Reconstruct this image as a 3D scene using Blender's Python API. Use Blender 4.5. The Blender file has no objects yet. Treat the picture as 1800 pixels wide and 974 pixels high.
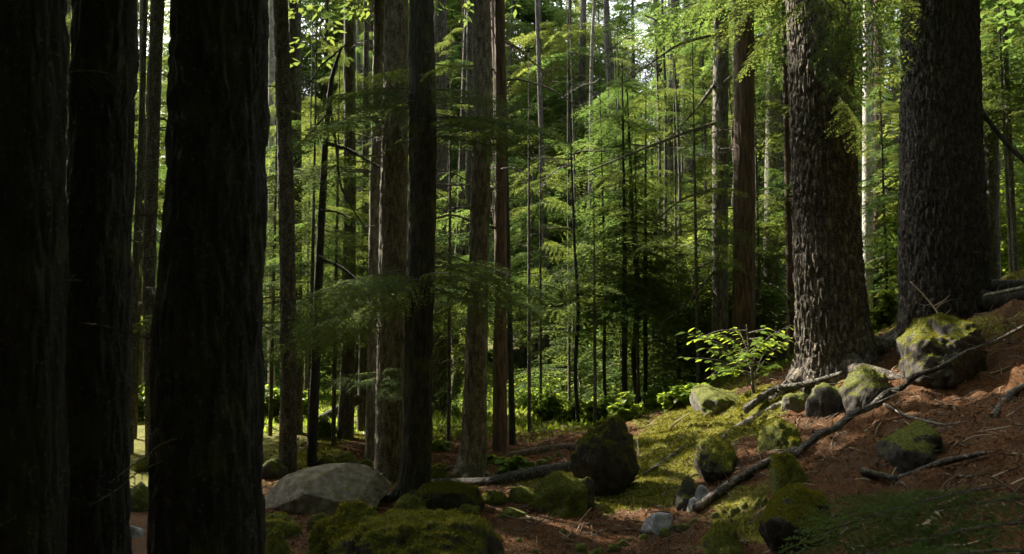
import bpy, math, random
import numpy as np
from mathutils import Vector, Matrix

random.seed(11); RNG = np.random.default_rng(7)
SC = bpy.context.scene
COL = SC.collection
R = math.radians

# ------------------------------------------------------------------ camera, light, exposure
F = 1350.0; CH = 1.45; PITCH = math.atan(98 / F)
cd = bpy.data.cameras.new("camera"); cam = bpy.data.objects.new("camera", cd); COL.objects.link(cam)
cd.sensor_width = 36; cd.lens = 36 * F / 1800; cd.clip_start = 0.05; cd.clip_end = 1000
cam.location = (0, 0, CH); cam.rotation_euler = (math.pi / 2 + PITCH, 0, 0)
cd.dof.use_dof = True; cd.dof.focus_distance = 7.5; cd.dof.aperture_fstop = 5.0
SC.camera = cam

SUN_AZ = R(44)       # from +Y towards -X
SUN_EL = R(43)
TO_SUN = Vector((-math.sin(SUN_AZ) * math.cos(SUN_EL), math.cos(SUN_AZ) * math.cos(SUN_EL), math.sin(SUN_EL)))
ld = bpy.data.lights.new("sun", 'SUN'); sun = bpy.data.objects.new("sun", ld); COL.objects.link(sun)
ld.energy = 5.0; ld.angle = R(0.5); ld.color = (1.0, 0.91, 0.74)
sun.rotation_euler = TO_SUN.to_track_quat('Z', 'Y').to_euler()
W = bpy.data.worlds.new("World"); SC.world = W; W.use_nodes = True
wn = W.node_tree.nodes; wl = W.node_tree.links
sky = wn.new('ShaderNodeTexSky'); sky.sky_type = 'NISHITA'; sky.sun_disc = False
sky.sun_elevation = SUN_EL; sky.sun_rotation = -SUN_AZ
sky.dust_density = 4.0; sky.air_density = 1.0; sky.ozone_density = 0.6
hs = wn.new('ShaderNodeHueSaturation'); hs.inputs['Saturation'].default_value = 0.45
wl.new(sky.outputs[0], hs.inputs['Color']); wl.new(hs.outputs[0], wn['Background'].inputs[0]); wn['Background'].inputs[1].default_value = 0.15
SC.view_settings.view_transform = 'Standard'; SC.view_settings.look = 'None'
SC.view_settings.exposure = 2.02; SC.view_settings.gamma = 1
cy = SC.cycles
cy.use_denoising = True; cy.max_bounces = 6; cy.diffuse_bounces = 4; cy.glossy_bounces = 2
cy.transmission_bounces = 4; cy.transparent_max_bounces = 4; cy.sample_clamp_indirect = 4.0
cy.use_adaptive_sampling = True; cy.adaptive_threshold = 0.02

# ------------------------------------------------------------------ pixel <-> world
def ray(px, py):
    x = (px - 900) / F; y = (487 - py) / F
    c, s = math.cos(PITCH), math.sin(PITCH)
    return np.array([x, c - y * s, s + y * c])
def at(px, py, Y):
    d = ray(px, py); t = Y / d[1]
    return np.array([d[0] * t, Y, CH + d[2] * t])

# ------------------------------------------------------------------ noise
def vnoise(P, seed=0):
    P = np.asarray(P, float); I = np.floor(P).astype(np.int64); f = P - I; u = f * f * (3 - 2 * f)
    def h(dx, dy, dz):
        n = ((I[:, 0] + dx) * 374761393 + (I[:, 1] + dy) * 668265263 + (I[:, 2] + dz) * 1440662683 + seed * 974634777) & 0xFFFFFFFF
        n = ((n ^ (n >> 13)) * 1274126177) & 0xFFFFFFFF
        n = ((n ^ (n >> 15)) * 2246822519) & 0xFFFFFFFF
        return ((n ^ (n >> 16)) & 0xFFFFFF) / 0xFFFFFF * 2 - 1
    x, y, z = u[:, 0], u[:, 1], u[:, 2]
    a = h(0,0,0)*(1-x)+h(1,0,0)*x; b = h(0,1,0)*(1-x)+h(1,1,0)*x
    c = h(0,0,1)*(1-x)+h(1,0,1)*x; d = h(0,1,1)*(1-x)+h(1,1,1)*x
    return (a*(1-y)+b*y)*(1-z) + (c*(1-y)+d*y)*z
def fbm(P, octv=4, seed=0, gain=0.5):
    P = np.asarray(P, float); s = 0; a = 1.0; t = 0
    for i in range(octv):
        s = s + a * vnoise(P * (2.03 ** i) + i * 17.3, seed + i); t += a; a *= gain
    return s / t

def worley(P, seed=0):
    """distance between the nearest and second nearest feature point: small on cracks, large inside plates"""
    P = np.asarray(P, float); I = np.floor(P).astype(np.int64); f1 = np.full(len(P), 9.0); f2 = f1.copy(); cid = np.zeros(len(P))
    for dx in (-1, 0, 1):
        for dy in (-1, 0, 1):
            for dz in (-1, 0, 1):
                c = I + [dx, dy, dz]; n = (c[:, 0] * 374761393 + c[:, 1] * 668265263 + c[:, 2] * 1440662683 + seed * 974634777) & 0xFFFFFFFF
                n = ((n ^ (n >> 13)) * 1274126177) & 0xFFFFFFFF; n = n ^ (n >> 16); a = (n & 1023) / 1023; b = ((n >> 10) & 1023) / 1023; e = ((n >> 20) & 1023) / 1023
                d = np.sqrt(((c + np.stack([a, b, e], 1) - P) ** 2).sum(1)); m = d < f1
                f2 = np.where(m, f1, np.minimum(f2, d)); f1 = np.where(m, d, f1); cid = np.where(m, a, cid)
    return f2 - f1, cid

# ------------------------------------------------------------------ terrain height (thin plate spline through surveyed points)
CP = []
def cp(px, py, Y): CP.append(tuple(at(px, py, Y)))
for q in [(950,974,5.03),(1000,930,5.6),(960,890,6.3),(870,900,6.2),(820,974,5.03),(500,974,5.0),(300,974,5.0),(700,880,6.6),
          (500,860,7.1),(900,830,8.0),(960,790,9.4),(700,800,9.2),(500,790,9.4),(1000,740,12.3),(1080,900,6.2),
          (1180,974,5.0),(1200,900,5.7),(1100,860,6.7),(1130,775,8.3),(1200,745,8.4),(1300,700,8.9),(1400,675,8.6),(1300,800,6.7),(1400,760,6.9),
          (1440,668,8.0),(1540,612,8.6),(1600,590,9.0),(1740,508,9.6),(1800,482,9.8),(1500,800,5.3),(1650,700,6.3),(1800,650,6.2),
          (1800,800,4.2),(1500,974,3.7),(1650,974,3.1),(1800,974,2.7),(1350,974,4.3),(1560,650,7.2),(1720,560,7.8)]: cp(*q)
CP += [(0,0,0),(-3,2,0),(-3,6,0.02),(-6,10,0.0),(-8,4,0.1),(2,0.5,.75),(3.5,1,1.5),(6,3,2.2),(8,8,2.9),(9,13,2.2),(12,18,1.8),(5,13,0.9),(3,11.5,.65),
       (2,12,0.15),(3,15,0.2),(0,16,-.05),(-4,15,0.05),(-10,16,0.1),(6,18,.6),(0,22,0),(8,25,.8),(-12,0,.2),(0,-6,0),(8,-4,2.4),(14,4,3.6),
       (-20,20,.3),(0,35,.2),(20,30,1.2),(-20,40,.5),(25,10,2.6)]
CP = np.array(CP)
def _phi(r2): return np.where(r2 > 1e-12, 0.5 * r2 * np.log(np.maximum(r2, 1e-12)), 0)
_n = len(CP); _d2 = ((CP[:, None, :2] - CP[None, :, :2]) ** 2).sum(-1)
_A = np.zeros((_n + 3, _n + 3)); _A[:_n, :_n] = _phi(_d2) + np.eye(_n) * 0.05
_A[:_n, _n] = 1; _A[:_n, _n+1:] = CP[:, :2]; _A[_n, :_n] = 1; _A[_n+1:, :_n] = CP[:, :2].T
_w = np.linalg.solve(_A, np.concatenate([CP[:, 2], [0, 0, 0]]))
def height(X, Y, detail=True):
    X = np.atleast_1d(np.asarray(X, float)); Y = np.atleast_1d(np.asarray(Y, float))
    far = np.clip((np.hypot(X, Y - 8) - 16) / 20, 0, 1)
    xs = np.clip(X, -24, 26); ys = np.clip(Y, -8, 40)
    out = np.full(len(X), _w[_n]) + _w[_n+1] * xs + _w[_n+2] * ys
    for i in range(_n):
        out += _w[i] * _phi((xs - CP[i, 0]) ** 2 + (ys - CP[i, 1]) ** 2)
    flat = fbm(np.stack([X / 9, Y / 9, X * 0], 1), 2, 5) * 0.5
    out = out * (1 - far) + flat * far
    if detail:
        hill = np.clip(out * 2.2, 0, 1) * (1 - far)
        P = np.stack([X, Y, X * 0], 1)
        out = out + fbm(P * 2.1, 4, 3) * (0.02 + 0.075 * hill) + fbm(P * 4.7 + 3, 3, 13) * (0.01 + 0.075 * hill) + fbm(P * 13, 3, 9) * (0.008 + 0.022 * hill)
    return out
def H(x, y): return float(height([x], [y])[0])
def ground_at(px, py, t0=2.0, t1=60.0):
    d = ray(px, py); t = np.geomspace(t0, t1, 260)
    P = np.stack([d[0]*t, d[1]*t, CH + d[2]*t], 1)
    g = P[:, 2] - height(P[:, 0], P[:, 1], False)
    k = np.where(g < 0)[0]
    if len(k) == 0: return P[-1]
    k = k[0]
    if k == 0: return P[0]
    a = g[k-1] / (g[k-1] - g[k]); q = P[k-1] * (1-a) + P[k] * a
    q[2] = H(q[0], q[1]); return q

# ------------------------------------------------------------------ object helpers
def tag(o, label=None, cat=None, group=None, kind=None):
    if label: o['label'] = label
    if cat: o['category'] = cat
    if group: o['group'] = group
    if kind: o['kind'] = kind
    return o
def empty(name, loc, label, cat, group=None, rz=0.0):
    o = bpy.data.objects.new(name, None); COL.objects.link(o); o.location = tuple(loc); o.rotation_euler[2] = rz
    o.empty_display_size = 0.1
    return tag(o, label, cat, group)
def np_mesh(name, V, Fc, mats, smooth=True, mi=None):
    V = np.asarray(V, np.float32); me = bpy.data.meshes.new(name)
    Fc = [np.asarray(f, np.int32) for f in (Fc if isinstance(Fc, list) else [Fc]) if len(f)]
    loops = np.concatenate([f.ravel() for f in Fc]); tot = np.concatenate([np.full(len(f), f.shape[1], np.int32) for f in Fc])
    st = np.concatenate([[0], np.cumsum(tot)[:-1]]).astype(np.int32)
    me.vertices.add(len(V)); me.vertices.foreach_set('co', V.ravel())
    me.loops.add(len(loops)); me.loops.foreach_set('vertex_index', loops)
    me.polygons.add(len(tot)); me.polygons.foreach_set('loop_start', st); me.polygons.foreach_set('loop_total', tot)
    me.polygons.foreach_set('use_smooth', np.full(len(tot), smooth))
    for m in (mats if isinstance(mats, (list, tuple)) else [mats]): me.materials.append(m)
    if mi is not None: me.polygons.foreach_set('material_index', np.asarray(mi, np.int32))
    me.update(); me.validate(); return me
def link(name, me, parent=None, loc=(0, 0, 0), rot=(0, 0, 0), sc=1.0):
    o = bpy.data.objects.new(name, me); COL.objects.link(o); o.parent = parent
    o.location = tuple(loc); o.rotation_euler = tuple(rot); o.scale = (sc,) * 3 if np.isscalar(sc) else tuple(sc)
    return o

# ------------------------------------------------------------------ materials
def mat(name):
    m = bpy.data.materials.new(name); m.use_nodes = True; nt = m.node_tree
    return m, nt, nt.nodes, nt.links, nt.nodes['Principled BSDF']
def ramp(N, fac, L, stops):
    r = N.new('ShaderNodeValToRGB'); e = r.color_ramp.elements
    while len(e) < len(stops): e.new(0.5)
    for i, (p, c) in enumerate(stops):
        e[i].position = p; e[i].color = (*c, 1) if len(c) == 3 else c
    L.new(fac, r.inputs[0]); return r
def noise(N, L, vec, scale, detail=5, rough=0.6):
    n = N.new('ShaderNodeTexNoise'); n.inputs['Scale'].default_value = scale; n.inputs['Detail'].default_value = detail
    n.inputs['Roughness'].default_value = rough; L.new(vec, n.inputs['Vector']); return n
def mapping(N, L, sc):
    t = N.new('ShaderNodeTexCoord'); mp = N.new('ShaderNodeMapping'); mp.inputs['Scale'].default_value = sc
    L.new(t.outputs['Object'], mp.inputs[0]); return mp.outputs[0]
def mixc(N, L, fac, a, b):
    m = N.new('ShaderNodeMix'); m.data_type = 'RGBA'
    if hasattr(fac, 'is_linked') or not isinstance(fac, (int, float)): L.new(fac, m.inputs[0])
    else: m.inputs[0].default_value = fac
    for v, i in ((a, 6), (b, 7)):
        if isinstance(v, tuple): m.inputs[i].default_value = (*v, 1)
        else: L.new(v, m.inputs[i])
    return m.outputs[2]
def bumpn(N, L, h, strength, dist, normal=None):
    b = N.new('ShaderNodeBump'); b.inputs['Strength'].default_value = strength; b.inputs['Distance'].default_value = dist
    L.new(h, b.inputs['Height'])
    if normal: L.new(normal, b.inputs['Normal'])
    return b.outputs[0]
def bark(name, dark, mid, pale, lichen=0.35, moss=0.2, zs=0.3):
    m, nt, N, L, B = mat(name)
    v = mapping(N, L, (1, 1, zs)); v1 = mapping(N, L, (1, 1, 1))
    n1 = noise(N, L, v, 28, 8, 0.65); n2 = noise(N, L, v1, 60, 4, 0.7); n3 = noise(N, L, v1, 5, 4, 0.6)
    c = ramp(N, n1.outputs[0], L, [(0.33, dark), (0.5, mid), (0.68, pale)]).outputs[0]
    lf = ramp(N, n2.outputs[0], L, [(0.585 - 0.05 * lichen, (0, 0, 0)), (0.66, (lichen,) * 3)]).outputs[0]
    c = mixc(N, L, lf, c, (0.42, 0.44, 0.38))
    mf = ramp(N, n3.outputs[0], L, [(0.52, (0, 0, 0)), (0.7, (moss,) * 3)]).outputs[0]
    c = mixc(N, L, mf, c, (0.075, 0.09, 0.02))
    L.new(c, B.inputs['Base Color']); B.inputs['Roughness'].default_value = 0.9
    vo = N.new('ShaderNodeTexVoronoi'); vo.inputs['Scale'].default_value = 22; L.new(v, vo.inputs['Vector']); vo.feature = 'DISTANCE_TO_EDGE'
    b1 = bumpn(N, L, n1.outputs[0], 0.9, 0.03); b2 = bumpn(N, L, vo.outputs[0], 0.5, 0.02, b1); b3 = bumpn(N, L, n2.outputs[0], 0.5, 0.006, b2)
    L.new(b3, B.inputs['Normal']); return m
M_BARK = bark('bark_dark', (0.012, 0.009, 0.007), (0.045, 0.037, 0.029), (0.13, 0.115, 0.092), 0.55, 0.3)
M_BARKG = bark('bark_grey', (0.035, 0.03, 0.025), (0.12, 0.105, 0.085), (0.27, 0.25, 0.215), 0.55, 0.15)
M_BARKR = bark('bark_red', (0.022, 0.013, 0.008), (0.075, 0.045, 0.029), (0.16, 0.105, 0.07), 0.1, 0.1, 0.12)
M_BARKB = bark('bark_furrowed', (0.010, 0.007, 0.005), (0.042, 0.031, 0.022), (0.23, 0.185, 0.14), 0.4, 0.15, 0.4)
M_BARKU = bark('bark_furrowed_darkened', (0.005, 0.004, 0.003), (0.020, 0.015, 0.011), (0.07, 0.058, 0.045), 0.2, 0.15, 0.4)  # furrowed bark darkened to carry the widest trunk's shade in its colour
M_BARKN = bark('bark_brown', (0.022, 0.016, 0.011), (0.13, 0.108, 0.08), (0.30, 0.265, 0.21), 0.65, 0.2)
M_BARKW = bark('bark_sunlit', (0.12, 0.11, 0.09), (0.36, 0.34, 0.30), (0.55, 0.53, 0.48), 0.6, 0.05, 0.5)  # pale colour puts the sun's brightness into the two white-lit trunks
M_BARKM = bark('bark_mossy', (0.010, 0.008, 0.006), (0.03, 0.026, 0.018), (0.075, 0.066, 0.045), 0.15, 0.85)
M_BLACK = bark('bark_darkened', (0.005, 0.004, 0.004), (0.014, 0.013, 0.011), (0.036, 0.034, 0.030), 0.16, 0.45)  # bark colour darkened so trunks in shade stay near black
M_TWIG = bark('twig_bark', (0.03, 0.024, 0.018), (0.09, 0.075, 0.058), (0.2, 0.18, 0.15), 0.4, 0.2, 0.6)

def leafmat(name, c0, c1, tr, trans=0.5, rough=0.85):
    m, nt, N, L, B = mat(name)
    oi = N.new('ShaderNodeObjectInfo'); ge = N.new('ShaderNodeNewGeometry')
    a = N.new('ShaderNodeMath'); a.operation = 'ADD'; L.new(ge.outputs['Random Per Island'], a.inputs[0]); L.new(oi.outputs['Random'], a.inputs[1])
    h = N.new('ShaderNodeMath'); h.operation = 'MULTIPLY'; h.inputs[1].default_value = 0.5; L.new(a.outputs[0], h.inputs[0])
    c = mixc(N, L, h.outputs[0], c0, c1); t = mixc(N, L, h.outputs[0], tr, tuple(v * f for v, f in zip(tr, (1.6, 1.25, 1.1))))
    L.new(c, B.inputs['Base Color']); B.inputs['Roughness'].default_value = rough; B.inputs['Specular IOR Level'].default_value = 0.06
    T = N.new('ShaderNodeBsdfTranslucent'); L.new(t, T.inputs[0])
    X = N.new('ShaderNodeMixShader'); X.inputs[0].default_value = trans
    L.new(B.outputs[0], X.inputs[1]); L.new(T.outputs[0], X.inputs[2]); L.new(X.outputs[0], N['Material Output'].inputs[0])
    return m
M_NEEDLE = leafmat('needle_foliage', (0.036, 0.066, 0.016), (0.070, 0.112, 0.034), (0.155, 0.222, 0.042))
M_NEEDLE2 = leafmat('needle_foliage_blue', (0.026, 0.060, 0.022), (0.055, 0.10, 0.034), (0.11, 0.20, 0.042))
M_LEAF = leafmat('broad_leaf', (0.07, 0.13, 0.022), (0.13, 0.20, 0.035), (0.22, 0.33, 0.035), 0.5, 0.4)
M_MOSSB = leafmat('moss_blade', (0.06, 0.078, 0.012), (0.16, 0.165, 0.022), (0.21, 0.22, 0.022), 0.35, 0.8)
M_LITTER = leafmat('litter_needle', (0.09, 0.036, 0.012), (0.30, 0.14, 0.05), (0.12, 0.05, 0.02), 0.1, 0.8)
M_DRY = leafmat('pale_dry_litter', (0.22, 0.17, 0.11), (0.36, 0.30, 0.21), (0.2, 0.15, 0.08), 0.15, 0.8)

def groundmat():
    m, nt, N, L, B = mat('forest_floor')
    v = mapping(N, L, (1, 1, 1)); at_ = N.new('ShaderNodeAttribute'); at_.attribute_name = 'moss'
    n1 = noise(N, L, v, 45, 8, 0.75); n2 = noise(N, L, v, 9, 6, 0.65); n3 = noise(N, L, v, 160, 3, 0.7); n4 = noise(N, L, v, 2.2, 4, 0.6)
    lit = ramp(N, n1.outputs[0], L, [(0.3, (0.018, 0.010, 0.005)), (0.5, (0.115, 0.051, 0.019)), (0.72, (0.25, 0.128, 0.052))]).outputs[0]
    lit = mixc(N, L, ramp(N, n4.outputs[0], L, [(0.42, (0, 0, 0)), (0.62, (0.7,) * 3)]).outputs[0], lit, (0.065, 0.038, 0.022))
    mos = ramp(N, n1.outputs[0], L, [(0.3, (0.03, 0.033, 0.006)), (0.5, (0.12, 0.122, 0.015)), (0.72, (0.25, 0.235, 0.027))]).outputs[0]
    ad = N.new('ShaderNodeMath'); ad.operation = 'ADD'; L.new(at_.outputs['Fac'], ad.inputs[0]); L.new(n2.outputs[0], ad.inputs[1])
    mos = mixc(N, L, ramp(N, n2.outputs[0], L, [(0.52, (0, 0, 0)), (0.7, (0.4,) * 3)]).outputs[0], mos, (0.085, 0.058, 0.022))
    mf = ramp(N, ad.outputs[0], L, [(0.92, (0, 0, 0)), (1.08, (1, 1, 1))]).outputs[0]
    L.new(mixc(N, L, mf, lit, mos), B.inputs['Base Color']); B.inputs['Roughness'].default_value = 0.95
    B.inputs['Specular IOR Level'].default_value = 0.2
    b1 = bumpn(N, L, n1.outputs[0], 0.9, 0.03); b2 = bumpn(N, L, n3.outputs[0], 0.8, 0.008, b1); L.new(b2, B.inputs['Normal'])
    return m
M_GROUND = groundmat()
def rockmat(name, moss, base=(0.13, 0.12, 0.105)):
    m, nt, N, L, B = mat(name)
    v = mapping(N, L, (1, 1, 1)); n1 = noise(N, L, v, 14, 8, 0.7); n2 = noise(N, L, v, 60, 5, 0.7); n3 = noise(N, L, v, 5, 10, 0.8)
    st = ramp(N, n1.outputs[0], L, [(0.3, tuple(c * 0.35 for c in base)), (0.5, base), (0.7, tuple(c * 1.9 for c in base))]).outputs[0]
    lf = ramp(N, n2.outputs[0], L, [(0.62, (0, 0, 0)), (0.7, (0.5,) * 3)]).outputs[0]; st = mixc(N, L, lf, st, (0.34, 0.35, 0.30))
    mo = ramp(N, n2.outputs[0], L, [(0.3, (0.025, 0.032, 0.006)), (0.5, (0.075, 0.088, 0.013)), (0.72, (0.16, 0.165, 0.024))]).outputs[0]
    ge = N.new('ShaderNodeNewGeometry'); sp = N.new('ShaderNodeSeparateXYZ'); L.new(ge.outputs['Normal'], sp.inputs[0])
    a = N.new('ShaderNodeMath'); a.operation = 'MULTIPLY_ADD'; L.new(sp.outputs[2], a.inputs[0]); a.inputs[1].default_value = 0.55; a.inputs[2].default_value = moss - 0.75
    b = N.new('ShaderNodeMath'); b.operation = 'ADD'; L.new(a.outputs[0], b.inputs[0]); L.new(n3.outputs[0], b.inputs[1])
    mf = ramp(N, b.outputs[0], L, [(0.46, (0, 0, 0)), (0.58, (1, 1, 1))]).outputs[0]
    L.new(mixc(N, L, mf, st, mo), B.inputs['Base Color']); B.inputs['Roughness'].default_value = 0.9; B.inputs['Specular IOR Level'].default_value = 0.25
    b1 = bumpn(N, L, n1.outputs[0], 0.6, 0.03); b2 = bumpn(N, L, n2.outputs[0], 0.7, 0.012, b1); L.new(b2, B.inputs['Normal'])
    return m
M_ROCKM = rockmat('mossy_rock', 0.88); M_ROCKG = rockmat('grey_rock', 0.24, (0.15, 0.132, 0.105)); M_ROCKH = rockmat('half_mossy_rock', 0.72, (0.12, 0.11, 0.095))
M_STONE = rockmat('bare_stone', 0.1, (0.24, 0.245, 0.25)); M_ROCKD = rockmat('darkened_rock', 0.5, (0.045, 0.040, 0.035))  # dark rock: base darkened to stand for shaded faces and undersides

# ------------------------------------------------------------------ ground sheet
def axis(a, b, step, lo, hi):
    mid = np.arange(a, b + 1e-6, step); s = step; out = [mid[-1]]; up = []
    x = mid[-1]
    while x < hi: s *= 1.13; x += s; up.append(x)
    s = step; x = mid[0]; dn = []
    while x > lo: s *= 1.13; x -= s; dn.append(x)
    return np.concatenate([dn[::-1], mid, up])
gx = axis(-4, 6.5, 0.026, -160, 170); gy = axis(1.8, 12.5, 0.03, -60, 190)
GX, GY = np.meshgrid(gx, gy); gxf, gyf = GX.ravel(), GY.ravel()
# moss patches: centre found on the ground, radius in metres, weight
MOSS = []
def patch(px, py, r, w=1.0):
    q = ground_at(px, py); MOSS.append((q[0], q[1], r, w))
for a in [(250,790,1.0,1.2),(235,860,.6,.8),(470,800,.8,1.0),(1180,800,.5,.8),(1290,760,.5,.9),(1060,880,.35,.8),(1010,905,.3,.6),(1150,830,.35,.9),(1150,880,.4,.8),(1210,780,.5,.7),(1270,740,.6,1.2),(1330,700,.6,1.1),(1240,720,.5,1.0),
          (1080,920,.4,.6),(1250,950,.5,.8),(1330,930,.5,.8),(1400,900,.35,.6),(1350,760,.45,.5),(1400,700,.3,.8),(1380,830,.4,.7),
          (1150,770,.5,.8),(1300,880,.35,.6),(1500,660,.4,.8),(1400,960,.35,.6),(1700,600,.6,.4),
          (900,840,.35,.7),(960,840,.4,.6),(750,860,.4,.7),(620,830,.5,.6),(860,880,.3,.5),(600,940,.6,.6),(250,820,.6,.7)]: patch(*a)
MOSS += [(-5, 13, 3.5, 1.0), (2, 14, 3, .8), (0, 20, 6, .8), (-14, 18, 7, .8), (8, 22, 8, .8), (8, 12, 3, .6)]
MINUS = [ground_at(900,940), ground_at(1000,960), ground_at(860,900), ground_at(720,800), ground_at(900,800), ground_at(540,935), ground_at(1500,780), ground_at(1600,830), ground_at(1550,950), ground_at(1700,900), ground_at(1500,880), ground_at(550,920), ground_at(1030,955), ground_at(1450,740), ground_at(1650,730), ground_at(1700,790), ground_at(960,800), ground_at(1560,690), ground_at(950,950), ground_at(780,800)]
def mossy(X, Y):
    m = np.full(len(X), 0.30) + np.clip((np.hypot(X, Y - 6) - 14) / 12, 0, .25)
    for x, y, r, w in MOSS: m += w * 0.62 * np.exp(-((X - x) ** 2 + (Y - y) ** 2) / (r * r))
    for q in MINUS: m -= 0.5 * np.exp(-((X - q[0]) ** 2 + (Y - q[1]) ** 2) / 0.6)
    return np.clip(m + fbm(np.stack([X * 3, Y * 3, X * 0], 1), 4, 21, .65) * 0.38, 0, 1)
gz = height(gxf, gyf); mm = mossy(gxf, gyf)
gz += np.clip(mm - 0.45, 0, 1) * (0.02 + 0.035 * np.abs(fbm(np.stack([gxf * 16, gyf * 16, gxf * 0], 1), 2, 40)))
nx, ny = len(gx), len(gy); idx = np.arange(nx * ny).reshape(ny, nx)
quad = np.stack([idx[:-1, :-1], idx[:-1, 1:], idx[1:, 1:], idx[1:, :-1]], -1).reshape(-1, 4)
gme = np_mesh('forest_ground', np.stack([gxf, gyf, gz], 1), quad, M_GROUND)
ga = gme.attributes.new('moss', 'FLOAT', 'POINT'); ga.data.foreach_set('value', mm.astype(np.float32))
tag(link('forest_ground', gme), kind='structure')

# ------------------------------------------------------------------ tubes (trunks, branches, logs)
def spline(P, n):
    P = np.asarray(P, float)
    if len(P) == 2: t = np.linspace(0, 1, n)[:, None]; return P[0] * (1 - t) + P[1] * t
    d = np.concatenate([[0], np.cumsum(np.linalg.norm(np.diff(P[:, :3], axis=0), axis=1))]); s = np.linspace(0, d[-1], n)
    Q = np.concatenate([[2*P[0]-P[1]], P, [2*P[-1]-P[-2]]]); k = np.clip(np.searchsorted(d, s, 'right') - 1, 0, len(P) - 2)
    u = ((s - d[k]) / (d[k+1] - d[k]))[:, None]; a, b, c, e = Q[k], Q[k+1], Q[k+2], Q[k+3]
    lin = b * (1-u) + c * u
    cr = 0.5 * ((2*b) + (-a+c)*u + (2*a-5*b+4*c-e)*u**2 + (-a+3*b-3*c+e)*u**3)
    return 0.5 * lin + 0.5 * cr
def tube(P, rad, step=0.05, seg=16, amp=0.0, freq=14.0, zs=0.25, seed=0, cap=True, lobes=0.0, ridge=0.0, plates=0.0, pf=22.0, flare=0.0):
    PR = np.concatenate([np.asarray(P, float), np.asarray(rad, float)[:, None]], 1)
    ln = np.linalg.norm(np.diff(PR[:, :3], axis=0), axis=1).sum(); n = max(3, int(ln / step))
    Q = spline(PR, n); C, r = Q[:, :3], np.maximum(Q[:, 3], 0.0008)
    T = np.gradient(C, axis=0); T /= np.linalg.norm(T, axis=1)[:, None]
    ref = np.array([0, 1, 0.]) if abs(T[:, 2]).mean() > 0.7 else np.array([0, 0, 1.])
    A = np.cross(T, ref); A /= np.linalg.norm(A, axis=1)[:, None]; Bv = np.cross(T, A)
    th = np.linspace(0, 2*np.pi, seg, endpoint=False); ct, s_ = np.cos(th), np.sin(th)
    rr = np.repeat(r[:, None], seg, 1); s = np.linspace(0, ln, n)
    if amp > 0:
        rb = r.mean() * 0 + 0.16
        N3 = np.stack([np.tile(ct * rb * freq, (n, 1)), np.tile(s_ * rb * freq, (n, 1)), np.repeat(s[:, None] * freq * zs, seg, 1)], -1).reshape(-1, 3)
        w = fbm(N3, 4, seed, 0.55).reshape(n, seg)
        if ridge: w = (1 - ridge) * w + ridge * (0.45 - 2.2 * np.abs(fbm(N3 * np.array([1.3, 1.3, 1.0]) + 31, 3, seed + 50)).reshape(n, seg))
        rr = rr + w * amp
    if plates:
        Rb = float(np.median(r)); N4 = np.stack([np.tile(ct * Rb * pf, (n, 1)), np.tile(s_ * Rb * pf, (n, 1)), np.repeat(s[:, None] * pf * .16, seg, 1)], -1).reshape(-1, 3)
        N4 = N4 + np.stack([fbm(N4 * .8, 2, seed + 70), fbm(N4 * .8 + 9, 2, seed + 71), fbm(N4 * .8 + 19, 2, seed + 72)], 1) * .55
        c1, id1 = worley(N4, seed); c2, id2 = worley(N4 * [2.6, 2.6, 1.9] + 5, seed + 1)
        pl = np.clip(c1 / .32, 0, 1) ** .7 * (.55 + .6 * id1) + .35 * np.clip(c2 / .35, 0, 1) * (.4 + .9 * id2) + .25 * fbm(N4 * 5, 2, seed + 3)
        rr = rr + (pl.reshape(n, seg) - .6) * plates
    if flare:
        fl = np.exp(-s / .33)[:, None] * flare; rr = rr * (1 + fl * (.35 + np.maximum(0, np.sin(th * 5 + seed + .8 * np.sin(th * 2)))[None] ** 1.5))
    if lobes: rr = rr * (1 + lobes * np.sin(th * 3 + seed)[None] * 0.5 + lobes * np.sin(th * 5 + 2 * seed)[None] * 0.4)
    V = C[:, None] + rr[..., None] * (ct[None, :, None] * A[:, None] + s_[None, :, None] * Bv[:, None]); V = V.reshape(-1, 3)
    ix = np.arange(n * seg).reshape(n, seg); nx_ = np.roll(ix, -1, 1)
    q = np.stack([ix[:-1], nx_[:-1], nx_[1:], ix[1:]], -1).reshape(-1, 4)[:, ::-1]
    tri = []
    if cap:
        V = np.concatenate([V, C[:1], C[-1:]]); a, b = n * seg, n * seg + 1
        tri = np.concatenate([np.stack([ix[0], nx_[0], np.full(seg, a)], 1), np.stack([nx_[-1], ix[-1], np.full(seg, b)], 1)])
    return V, [q, tri] if len(tri) else [q]
def merge(parts):
    """parts: (V, [face arrays], material index) -> V, faces, mi"""
    Vs, Q, T, mq, mt, o = [], [], [], [], [], 0
    for V, Fs, k in parts:
        Vs.append(V)
        for f in Fs:
            if len(f) == 0: continue
            f = np.asarray(f)
            if f.shape[1] == 4: Q.append(f + o); mq += [k] * len(f)
            else: T.append(f + o); mt += [k] * len(f)
        o += len(V)
    out = []
    if Q: out.append(np.concatenate(Q))
    if T: out.append(np.concatenate(T))
    return np.concatenate(Vs), out, mq + mt

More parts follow.
